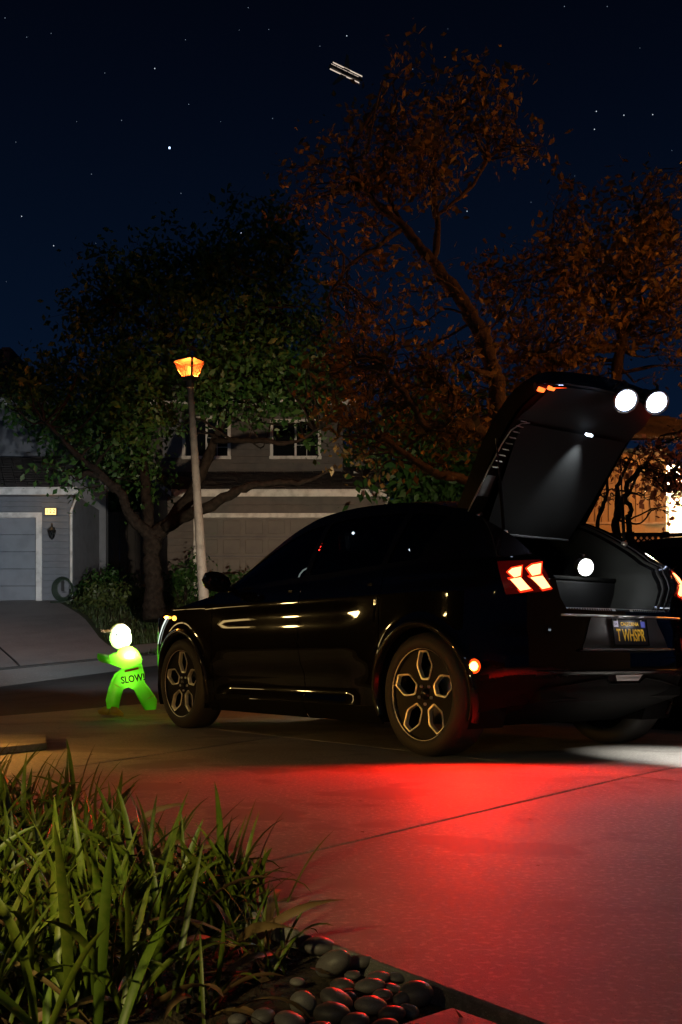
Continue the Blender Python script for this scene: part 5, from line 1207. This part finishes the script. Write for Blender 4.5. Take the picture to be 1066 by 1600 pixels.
# small red leaved tree by the cream house
TY = 12.6
tree('ornamental_tree', 'small red leaved tree with several thin stems before the lit cream house', at(972, 900, TY),
     [[(a_(968, 900), .05), (a_(966, 830), .045), (a_(975, 790), .04), (a_(990, 750), .028), (a_(1010, 715), .016), (a_(1030, 690), .008)],
      [(a_(962, 900), .04), (a_(966, 800, .1), .035), (a_(968, 750, .1), .025), (a_(985, 705), .015), (a_(1000, 690), .006)],
      [(a_(955, 900), .03), (a_(946, 800), .025), (a_(950, 760), .018), (a_(945, 720), .01)], [(a_(980, 830), .035), (a_(982, 800, -.1), .03), (a_(978, 765, -.1), .022), (a_(1000, 735, -.2), .012)],
      [(a_(940, 880), .02), (a_(938, 810), .016), (a_(944, 770), .01)], [(a_(1000, 735), .015), (a_(1025, 735, -.2), .012), (a_(1050, 740, -.3), .006)]],
     blobs([(1035, 735, 32, 16, 14), (1050, 760, 20, 18, 8), (1020, 765, 20, 14, 5), (1000, 715, 35, 20, 10), (965, 720, 22, 20, 6), (1055, 700, 25, 25, 10), (1060, 785, 14, 14, 4), (1090, 740, 30, 40, 10), (945, 775, 14, 20, 3)], TY, .3, 1, 12),
     .07, M['leaf_red'], M['bark_dark'], 900, twigs=3, aspect=.75)
def shrub(name, label, c, r_, n, size, m, group=None, cat='shrub'):
    t = thing(name, label, cat, c, 0, group); cs, rr, ns = [], [], []
    st = MB()
    for k in range(7):
        d = Vector((RNG.normal() * r_[0] * .5, RNG.normal() * r_[1] * .4, abs(RNG.normal()) * r_[2] * .5 + r_[2] * .55)); st.tube([(d.x * .2, d.y * .2, -.1), tuple(d * .5), tuple(d)], [.02, .014, .006], 5)
        cs.append(tuple(d)); q = .45 + .25 * RNG.random(); rr.append((r_[0] * q, r_[1] * q, r_[2] * q)); ns.append(n // 7)
    st.build('stems', M['bark_dark'], t, fix=False); leaf_cloud('foliage', cs, rr, ns, size, m, t); return t
for px, py, Y, rx, rz, mm, lab in ((205, 949, 25.6, .8, .30, 'leaf_hedge', 'low yellow-green shrub at the top of the lawn, left of the tree trunk'), (168, 951, 25.7, .5, .22, 'leaf_hedge', 'small pale shrub beside the hose at the top of the lawn'),
                                   (285, 938, 26.0, .6, .42, 'leaf_dark', 'dark shrub between the forked trunk and the lamp post'), (345, 940, 26.5, .7, .3, 'leaf_dark', 'dark shrub in front of the double garage, behind the car bonnet'), (140, 946, 26.9, .45, .32, 'leaf_dark', 'dark bush beside the hose in the house entry'), (178, 940, 27.8, .7, .5, 'leaf_dark', 'dark bush deep in the gap between the two houses')):
    shrub('shrub', lab, at(px, py, Y), (rx, .5, rz), 900, .10, M[mm])
# backdrop of dark trees between and behind the houses
for px, py, Y, rx, rz, lab in ((650, 770, 33, 3.0, 3.0, 'dark bushy tree behind the brown tree, right of the tan house'), (750, 800, 27, 2.6, 2.4, 'dark bushy tree low behind the raised tailgate'), (160, 830, 36, 2.2, 3.4, 'dark tree filling the gap between the two far houses'), (225, 790, 37, 2.0, 3.6, 'dark tree deep in the gap, directly behind the forked trunk')):
    shrub('dark_tree', lab, at(px, py, Y) - Vector((0, 0, rz * .6)), (rx, 1.5, rz), 6500, .22, M['leaf_dark'], cat='tree')

# dark boards added to hide the sky glow in the gap between the houses
gf = thing('gap_screen', 'dark board screen added to darken the gap between the two far houses', 'fence', (X(170, 33), 33, Zh(945, 33)))
fz = Zh(800, 33) - Zh(945, 33); fw = .24; fm = MB().b2(-fw / 2 + .006, fw / 2 - .006, -.015, .015, -.6, fz).mesh('fence_board', M['wall_dark']); x = X(96, 33) - X(170, 33)
while x < X(262, 33) - X(170, 33): link('fence_board', fm, gf, (x, 0.004 * (int(x * 100) % 3), 0)); x += fw
b = MB(); b.b2(X(96, 33) - X(170, 33), X(262, 33) - X(170, 33), .03, .08, fz - .3, fz - .2); b.build('screen_rail', M['wall_dark'], gf)
# lawn blades
n = 9000; cols = []
tt = RNG.random(n); pxs = RNG.uniform(100, 380, n); base_p = []
for t_, px in zip(tt, pxs):
    lim = np.interp(t_ * 2, [0, .25, .6, 1, 1.5, 2], [222, 198, 170, 158, 134, 92])
    if px < lim or (.1 < t_ * 2 < .52 and px > 193): continue
    base_p.append(fy(px, t_ * 2))
BP = np.array([tuple(p) for p in base_p]); n = len(BP); hgt_ = RNG.uniform(.04, .10, (n, 1)); ang = RNG.random(n) * 6.28; dv = np.stack([np.cos(ang), np.sin(ang), np.zeros(n)], 1)
Vg = np.stack([BP - dv * .012, BP + dv * .012, BP + np.array([0, 0, 1]) * hgt_ + RNG.normal(size=(n, 3)) * .02], 1).reshape(-1, 3)
go = link('lawn_grass', np_mesh('lawn_grass', Vg, np.arange(3 * n).reshape(-1, 3), M['grass'])); tag(go, 'short lawn grass between the far driveway and the forked tree', 'grass', kind='stuff')

# ------------------------------------------------------------------ planting bed in the foreground
def gnd(px, py, z=0.0):
    Y = (HC - z) * FPX / (py - YH); return Vector(((px - 533) * Y / FPX, Y, z))
bed = MB(); rows = []
for u in np.linspace(-.6, 5.6, 40):
    row = []
    for v in np.linspace(1.26, -3.6, 40):
        p = uv(u, v); e = 1.26 - v; z = -.028 + .03 * sm(.12, .8, e) + .02 * math.sin(u * 5 + v * 3) * sm(.1, .6, e) + .012 * RNG.normal() * sm(0, .3, e); row.append(Vector((p.x, p.y, z)))
    rows.append(row)
bed.grid(rows); bo = bed.build('bed_soil', M['soil']); bo['kind'] = 'structure'
def bed_z(p):
    v = -(Vector((p.x, p.y)).dot(Vector((l2.x, l2.y)))); return -.028 + .03 * sm(.12, .8, 1.26 - v)
# strap leaves: a family of blades, shared between the clumps
def blade(L, lean, curl, w, m, twist):
    n = 9; b = MB(); rows = []
    p = Vector((0, 0, 0)); ang = lean
    for i in range(n + 1):
        t = i / n; ww = w * (.55 + .65 * math.sin(math.pi * min(1, t * .75 + .18))) * (1 - t ** 8) + .0008
        dirv = Vector((math.sin(ang), 0, math.cos(ang))); side = Vector((0, 1, 0)); nrm = Vector((math.cos(ang), 0, -math.sin(ang)))
        tw = Matrix.Rotation(twist * t, 3, dirv); sd = tw @ side; nr = tw @ nrm
        rows.append([p + sd * ww * .5 - nr * ww * .22, p - nr * 0, p - sd * ww * .5 - nr * ww * .22])
        p = p + dirv * (L / n); ang += curl * (0.4 + 1.4 * t) / n
    b.grid(rows); return b.mesh('leaf', m, fix=False)
BL = [blade(RNG.uniform(.22, .40), RNG.uniform(.05, .55), RNG.uniform(.1, 1.3) if k % 5 else RNG.uniform(1.5, 2.6), RNG.uniform(.010, .0175), M['strap'], RNG.normal() * .5) for k in range(34)]
BD = [blade(RNG.uniform(.18, .34), RNG.uniform(.5, 1.1), RNG.uniform(.8, 2.2), RNG.uniform(.010, .018), M['strap_dry'], RNG.normal() * .9) for k in range(6)]
CLUMPS = [(30, 1560), (120, 1600), (205, 1555), (90, 1500), (250, 1490), (-30, 1480), (160, 1470), (30, 1440), (390, 1478), (230, 1440), (100, 1420), (-40, 1400), (290, 1420), (345, 1432), (375, 1420), (180, 1400), (40, 1385), (-30, 1350), (120, 1362), (240, 1372), (60, 1330), (-20, 1312), (160, 1322), (40, 1290), (-50, 1285), (110, 1285), (-10, 1262), (330, 1560), (415, 1500), (-40, 1600)]
rl = random.Random(11); SMALL = ((390, 1478), (330, 1560), (415, 1500))
def tilt_m(): return Matrix.Rotation(rl.uniform(0, 6.283), 4, 'Z')
for i, (px, py) in enumerate(CLUMPS):
    p = gnd(px, py, -.01); p.z = bed_z(p) - .01
    near = py > 1470
    lab = 'clump of long green strap leaves in the planting bed beside the driveway'
    if i == CLUMPS.index((390, 1478)): lab = 'small strap-leaved clump nearest the pebbles at the driveway edge'
    if i == CLUMPS.index((330, 1560)): lab = 'short young strap-leaved clump in front of the bed, at the bottom edge'
    t = thing('strap_leaf_plant', lab, 'plant', p, 0, 'strap-leaved plants in the bed')
    sc_ = rl.uniform(.72, 1.0) * (.60 if (px, py) in SMALL else 1); k = rl.randint(21, 29) if (px, py) not in SMALL else 9
    fan = rl.uniform(0, 6.283)
    for j in range(k):
        o = link('leaf', rl.choice(BL), t); a = rl.uniform(0, 6.283)
        o.location = (rl.gauss(0, .035), rl.gauss(0, .035), 0); o.rotation_euler = (rl.gauss(0, .12), rl.gauss(0, .12), a); o.scale = (sc_ * rl.uniform(.8, 1.15),) * 3
    for j in range(rl.randint(3, 7)):
        o = link('dry_leaf', rl.choice(BD), t); o.location = (rl.gauss(0, .03), rl.gauss(0, .03), 0); o.rotation_euler = (rl.gauss(0, .2), rl.gauss(0, .2), rl.uniform(0, 6.283)); o.scale = (rl.uniform(.7, 1.1),) * 3
# leaf litter over the soil
n = 3200; U = RNG.uniform(-.3, 4.5, n); Vv = RNG.uniform(-2.6, 1.2, n); P = np.array([tuple(uv(u, v)) for u, v in zip(U, Vv)]); P[:, 2] = [bed_z(Vector(p)) + .006 for p in P]; P[:, 2] += RNG.random(n) * .014
ax = RNG.normal(size=(n, 3)); ax[:, 2] *= .25; ax /= np.linalg.norm(ax, axis=1)[:, None]; sd = np.cross(ax, np.array([0, 0, 1]) + RNG.normal(size=(n, 3)) * .35); sd /= np.linalg.norm(sd, axis=1)[:, None]; nn = np.cross(sd, ax)
L = RNG.uniform(.010, .055, (n, 1)); Wd = L * RNG.uniform(.06, .3, (n, 1))
Vl = np.stack([P, P + ax * L * .5 + sd * Wd + nn * L * .12, P + ax * L + nn * L * RNG.uniform(-.1, .3, (n, 1)), P + ax * L * .5 - sd * Wd + nn * L * .12], 1).reshape(-1, 3); i = np.arange(n)[:, None] * 4
tag(link('leaf_litter', np_mesh('leaf_litter', Vl, np.concatenate([i + np.array([0, 1, 2]), i + np.array([0, 2, 3])], 1).reshape(-1, 3), M['leaf_dry'])), 'dry leaf litter and mulch under the strap leaves', 'leaf litter', kind='stuff')
# pebbles along the driveway edge
def pebble_mesh(k):
    bm = bmesh.new(); bmesh.ops.create_icosphere(bm, subdivisions=3, radius=1); rr = np.random.default_rng(k); f = rr.normal(size=(4, 3)) * 1.3; ph = rr.random(4) * 6
    for v in bm.verts: v.co *= 1 + .06 * sum(math.sin(np.dot(f[q], v.co) + ph[q]) for q in range(4)) / 1.6
    for f_ in bm.faces: f_.smooth = True
    me = bpy.data.meshes.new('river_stone'); bm.to_mesh(me); bm.free(); me.materials.append(M['stone']); return me
PB = [pebble_mesh(k) for k in range(6)]
STONES = [(500, 1482, 27, 17), (521, 1510, 30, 24), (563, 1506, 19, 15), (551, 1526, 13, 10), (535, 1541, 20, 15), (577, 1545, 25, 17), (615, 1546, 16, 9), (650, 1557, 26, 22), (597, 1560, 16, 14), (627, 1565, 16, 14), (580, 1574, 26, 22), (525, 1567, 28, 22), (474, 1572, 22, 22), (519, 1588, 28, 22), (612, 1588, 22, 16), (478, 1474, 16, 12), (590, 1530, 20, 14), (620, 1530, 15, 11), (412, 1592, 20, 16), (555, 1600, 22, 16), (452, 1600, 24, 18), (640, 1582, 16, 12), (545, 1558, 12, 9), (424, 1504, 14, 11), (372, 1596, 16, 12), (560, 1490, 13, 10), (600, 1612, 24, 18), (500, 1615, 24, 20), (465, 1535, 12, 8)]
for k, (px, py, rx, rz) in enumerate(STONES):
    p = gnd(px, py + rz * .35, -.02); s_ = p.y / FPX
    lab = 'smooth rounded pebble lying in the bed at the driveway edge'
    if k == 7: lab = 'largest rounded stone, against the corner of the walkway slab'
    if k == 18: lab = 'round stone half under the strap leaves, leftmost along the bottom'
    lab = {0: 'flat stone highest up the row of pebbles', 1: 'upright stone under the topmost flat pebble', 2: 'rounded pink-lit pebble next to the driveway edge, near the top', 5: 'flat broad pebble in the middle of the row, lit pink on top', 10: 'dark round stone with a bright rim, middle of the bottom cluster', 11: 'long pale stone leaning among the lower pebbles', 12: 'round stone left of the lower pebbles, apart in the mulch', 13: 'large smooth stone at the bottom edge, left of centre', 15: 'small flat red-topped pebble out in the mulch, left of the row', 6: 'thin flat pebble left of the largest stone'}.get(k, lab)
    o = tag(link('river_stone', PB[k % 6], None, (p.x, p.y, p.z + rz * s_ * .55)), lab, 'stone', 'river stones in the bed')
    o.scale = (rx * s_, rx * s_ * rl.uniform(.75, 1.0), rz * s_ * rl.uniform(.66, .92)); o.rotation_euler = (rl.gauss(0, .15), rl.gauss(0, .25), rl.uniform(-.5, .5))
# kerb end lit by a low garden light at the far left
kp = [gnd(-120, 1192), gnd(73, 1172), gnd(73, 1157), gnd(-120, 1160)]
kb = MB(); kb.prism([Vector((p.x, p.y, .002)) for p in kp], (0, 0, .045)); tag(kb.build('kerb_end', M['concrete'], None, .006), 'low concrete kerb end catching amber light at the left edge', 'kerb')
gl_ = thing('garden_light', 'low amber garden light just beyond the left edge', 'garden light', gnd(-150, 1188))
b = MB(); b.lathe([(.02, 0), (.02, .26), (.03, .27)], 10); b.build('stake', M['iron'], gl_)
b = MB(); b.lathe([(.032, .27), (.04, .33)], 12); b.build('lens', E_AMBLENS, gl_)
b = MB(); b.lathe([(.0, .375), (.06, .345), (.075, .325), (.07, .32), (0, .335)], 14); b.build('cap', M['iron'], gl_)
light('garden_glow', 'POINT', (0, 0, .30), 120, (1, .44, .07), gl_, shadow_soft_size=.03)

# neighbouring house at the left, outside the frame: its porch lamps light the bed and shine in the paint
nh = thing('house', 'neighbouring house wall with warm porch lamps beyond the left edge', 'house', (-8.6, 9.6, 0), R(68))
b = MB(); b.b2(-7.5, 6.0, .0, .25, -.2, 3.2); b.build('wall', M['wall_dark'], nh)
wn = empty('window', (0, 0, 0), 0, nh); b = MB(); b.b2(1.5, 4.6, -.012, -.004, 1.78, 1.95); b.build('pane', E_STRIP, wn); b = MB()  # unseen glowing slit added so the car paint catches long warm highlights
for x in (1.5, 2.53, 3.57, 4.6): b.b2(x - .04, x + .04, -.05, -.001, 1.72, 2.0)
b.b2(1.5, 4.6, -.05, -.013, 1.95, 2.02); b.b2(1.5, 4.6, -.05, -.013, 1.70, 1.78); b.build('frame', M['white_trim'], wn)
b = MB(); b.b2(-3.6, .4, -.03, .0, -.1, 2.15); b.build('garage_door', M['wall_dark'], nh)
for x in (-4.1, .9):
    e = empty('coach_lamp', (x, -.14, 1.85), 0, nh); b = MB(); b.lathe([(0, -.16), (.06, -.14), (.10, .10), (.03, .18), (0, .2)], 8); b.build('lantern_glass', E_WARM, e)
    b = MB(); b.tube([(0, 0, .19), (0, .05, .24), (0, .14, .1)], .015, 6); b.build('bracket', M['iron'], e)
    light('coach_light', 'POINT', (0, -.16, 0), 46, (1.0, .68, .22), e, shadow_soft_size=.10)
pst = thing('bed_fill_light', 'unseen warm post light added beyond the bed to light the strap leaves', 'garden light', (-1.0, .55, 0))
b = MB(); b.lathe([(.05, -.05), (.05, .02), (.028, .03), (.028, .68), (.05, .70)], 12); b.build('post', M['iron'], pst)
b = MB(); b.lathe([(.05, .70), (.062, .86)], 14); b.build('lens', E_WARM, pst)
b = MB(); b.lathe([(0, .94), (.07, .90), (.10, .865), (0, .86)], 14); b.build('cap', M['iron'], pst)
pgl = light('bed_fill', 'SPOT', (.0, .02, .78), 150, (1, .84, .36), pst, shadow_soft_size=.05, spot_size=R(78), spot_blend=.9)  # spot added out of view to brighten the strap leaves only
pgl.rotation_euler = Vector((.10, 2.1, -.52)).to_track_quat('-Z', 'Y').to_euler()

# own garage behind the camera at the right, with a white floodlight over its door
og = thing('house', 'dark garage wall with a white floodlight, behind the view at the right', 'house', uv(.35, 6.3), YAW)
b = MB(); b.b2(-.25, 0, -3.2, 3.0, -.1, 3.0); b.build('wall', M['wall_dark'], og)
fo = thing('floodlight', 'white floodlight on the garage wall behind the view', 'lamp', uv(.62, 5.2) + Vector((0, 0, 2.35)), YAW)
b = MB(); b.box((-.05, 0, 0), (.12, .22, .16)); b.tube([(-.1, 0, 0), (-.27, 0, .0)], .03, 8); b.build('lamp_body', M['iron'], fo)
b = MB(); b.b2(.012, .016, -.09, .09, -.065, .065); b.build('lens', E_WHITE, fo)
fl_ = light('flood_beam', 'SPOT', (.06, 0, 0), 3300, (1.0, .97, .90), fo, spot_size=R(21), spot_blend=.9, shadow_soft_size=.03)
fl_.rotation_euler = (Vector((3.42 - .68, 5.2 - 5.38, -2.35))).to_track_quat('-Z', 'Y').to_euler()

# ------------------------------------------------------------------ stars and the aircraft
D = 900.0
def star(px, py, r_, m):
    b = MB(); b.lathe([(0, r_), (r_ * .7, r_ * .7), (r_, 0), (r_ * .7, -r_ * .7), (0, -r_)], 8, Matrix.Translation(at(px, py, D))); return b
o = star(265, 231, .95, 0).build('star', E_STARB); tag(o, 'brightest bluish star high at the left', 'star', 'bright stars')
bright = [(542, 56), (932, 174), (975, 180), (1020, 179), (730, 330), (888, 290), (377, 364), (242, 107), (84, 384), (34, 338), (929, 202), (1015, 271)]
star_l = ['white star just above the aircraft, near the top', 'leftmost of the row of three stars at the upper right', 'middle one of the row of three stars at the upper right', 'rightmost of the row of three stars at the upper right', 'lone star in the gap between the tall tree and the right tree', 'star just above the top of the spreading right tree', 'star just above the crown of the broad green tree', 'white star up and left of the brightest bluish star', 'low star at the left, above the roof with the chimney', 'star nearest the left edge, low in the sky', 'small star below the leftmost of the three-star row', 'star at the right, above the spreading tree near the edge']
for (px, py), lab in zip(bright, star_l):
    tag(star(px, py, .42, 0).build('star', E_STAR), lab, 'star', 'bright stars')
b = MB()
for px, py in [(164, 114), (290, 62), (388, 12), (190, 188), (295, 163), (283, 302), (143, 272), (273, 333), (949, 10), (882, 10), (898, 275), (645, 108), (655, 362), (345, 190), (426, 185), (1000, 75), (1050, 235), (80, 52), (42, 58), (8, 28), (120, 190), (25, 222), (700, 45), (150, 380), (10, 440), (830, 316), (957, 415), (500, 72), (420, 46), (374, 47)]:
    s_ = star(px, py, .20 + .14 * ((px * 7 + py) % 5) / 5, 0); b.add(s_.v, s_.f)
tag(b.build('faint_stars', E_FAINT), 'scatter of faint stars over the night sky', 'stars', kind='stuff')
pl0, pl1 = at(515, 101, D), at(567, 126, D); ac = thing('aircraft', 'distant aircraft crossing the sky with rows of pale lights', 'aircraft', (pl0 + pl1) / 2)
dx = (pl1 - pl0); LA = dx.length; ac.rotation_euler = dx.to_track_quat('X', 'Y').to_euler()
b = MB(); b.tube([(-LA / 2, 0, 0), (-LA / 2 + 3, 0, 0), (0, 0, 0), (LA / 2 - 3, 0, 0), (LA / 2, 0, 0)], [.3, 1.9, 2.5, 1.9, .3], 14); b.build('fuselage', M['iron'], ac)
Vw = dx.normalized(); 
for sg in (1, -1):
    b = MB(); b.add([(3, sg * 1.2, 0), (-3, sg * 1.2, 0), (-6.5, sg * 14, .2), (-4.5, sg * 14, .2), (3, sg * 1.2, .5), (-3, sg * 1.2, .5), (-6.5, sg * 14, .4), (-4.5, sg * 14, .4)], [(0, 1, 2, 3), (7, 6, 5, 4), (0, 3, 7, 4), (1, 5, 6, 2), (2, 6, 7, 3)]); b.build('wing', M['iron'], ac)
    b = MB()
    for k in range(26):
        x = -LA / 2 + 2.5 + (LA - 5) * k / 25; b.box((x, sg * 3.0, 0), (1.25, .20, 1.6))
    b.build('trail_rows', E_TRAIL, ac)  # glowing rows stand in for the aircraft's light trails
b = MB(); b.b2(-LA / 2, -LA / 2 + 2.4, -3, 0, -.3, .3); b.build('tail_fin', M['iron'], ac)
b = MB()
for k in range(5): [b.box((-LA / 2 + 4 + (LA - 5) * k / 5, 0, q), (4.6, .22, .3)) for q in (-2.7, 2.7)]
b.build('trail_middle', E_TRAIL, ac)  # middle glowing row, standing in for the third light trail

# lettering becomes plain mesh
bpy.context.view_layer.update(); dg = bpy.context.evaluated_depsgraph_get()
for o in [o for o in SC.objects if o.type == 'FONT']:
    me = bpy.data.meshes.new_from_object(o.evaluated_get(dg)); nm, par, mw = o.name, o.parent, o.matrix_local.copy(); base = nm.split('.')[0]
    bpy.data.objects.remove(o); n_ = bpy.data.objects.new(base, me); COL.objects.link(n_); n_.parent = par; n_.matrix_local = mw
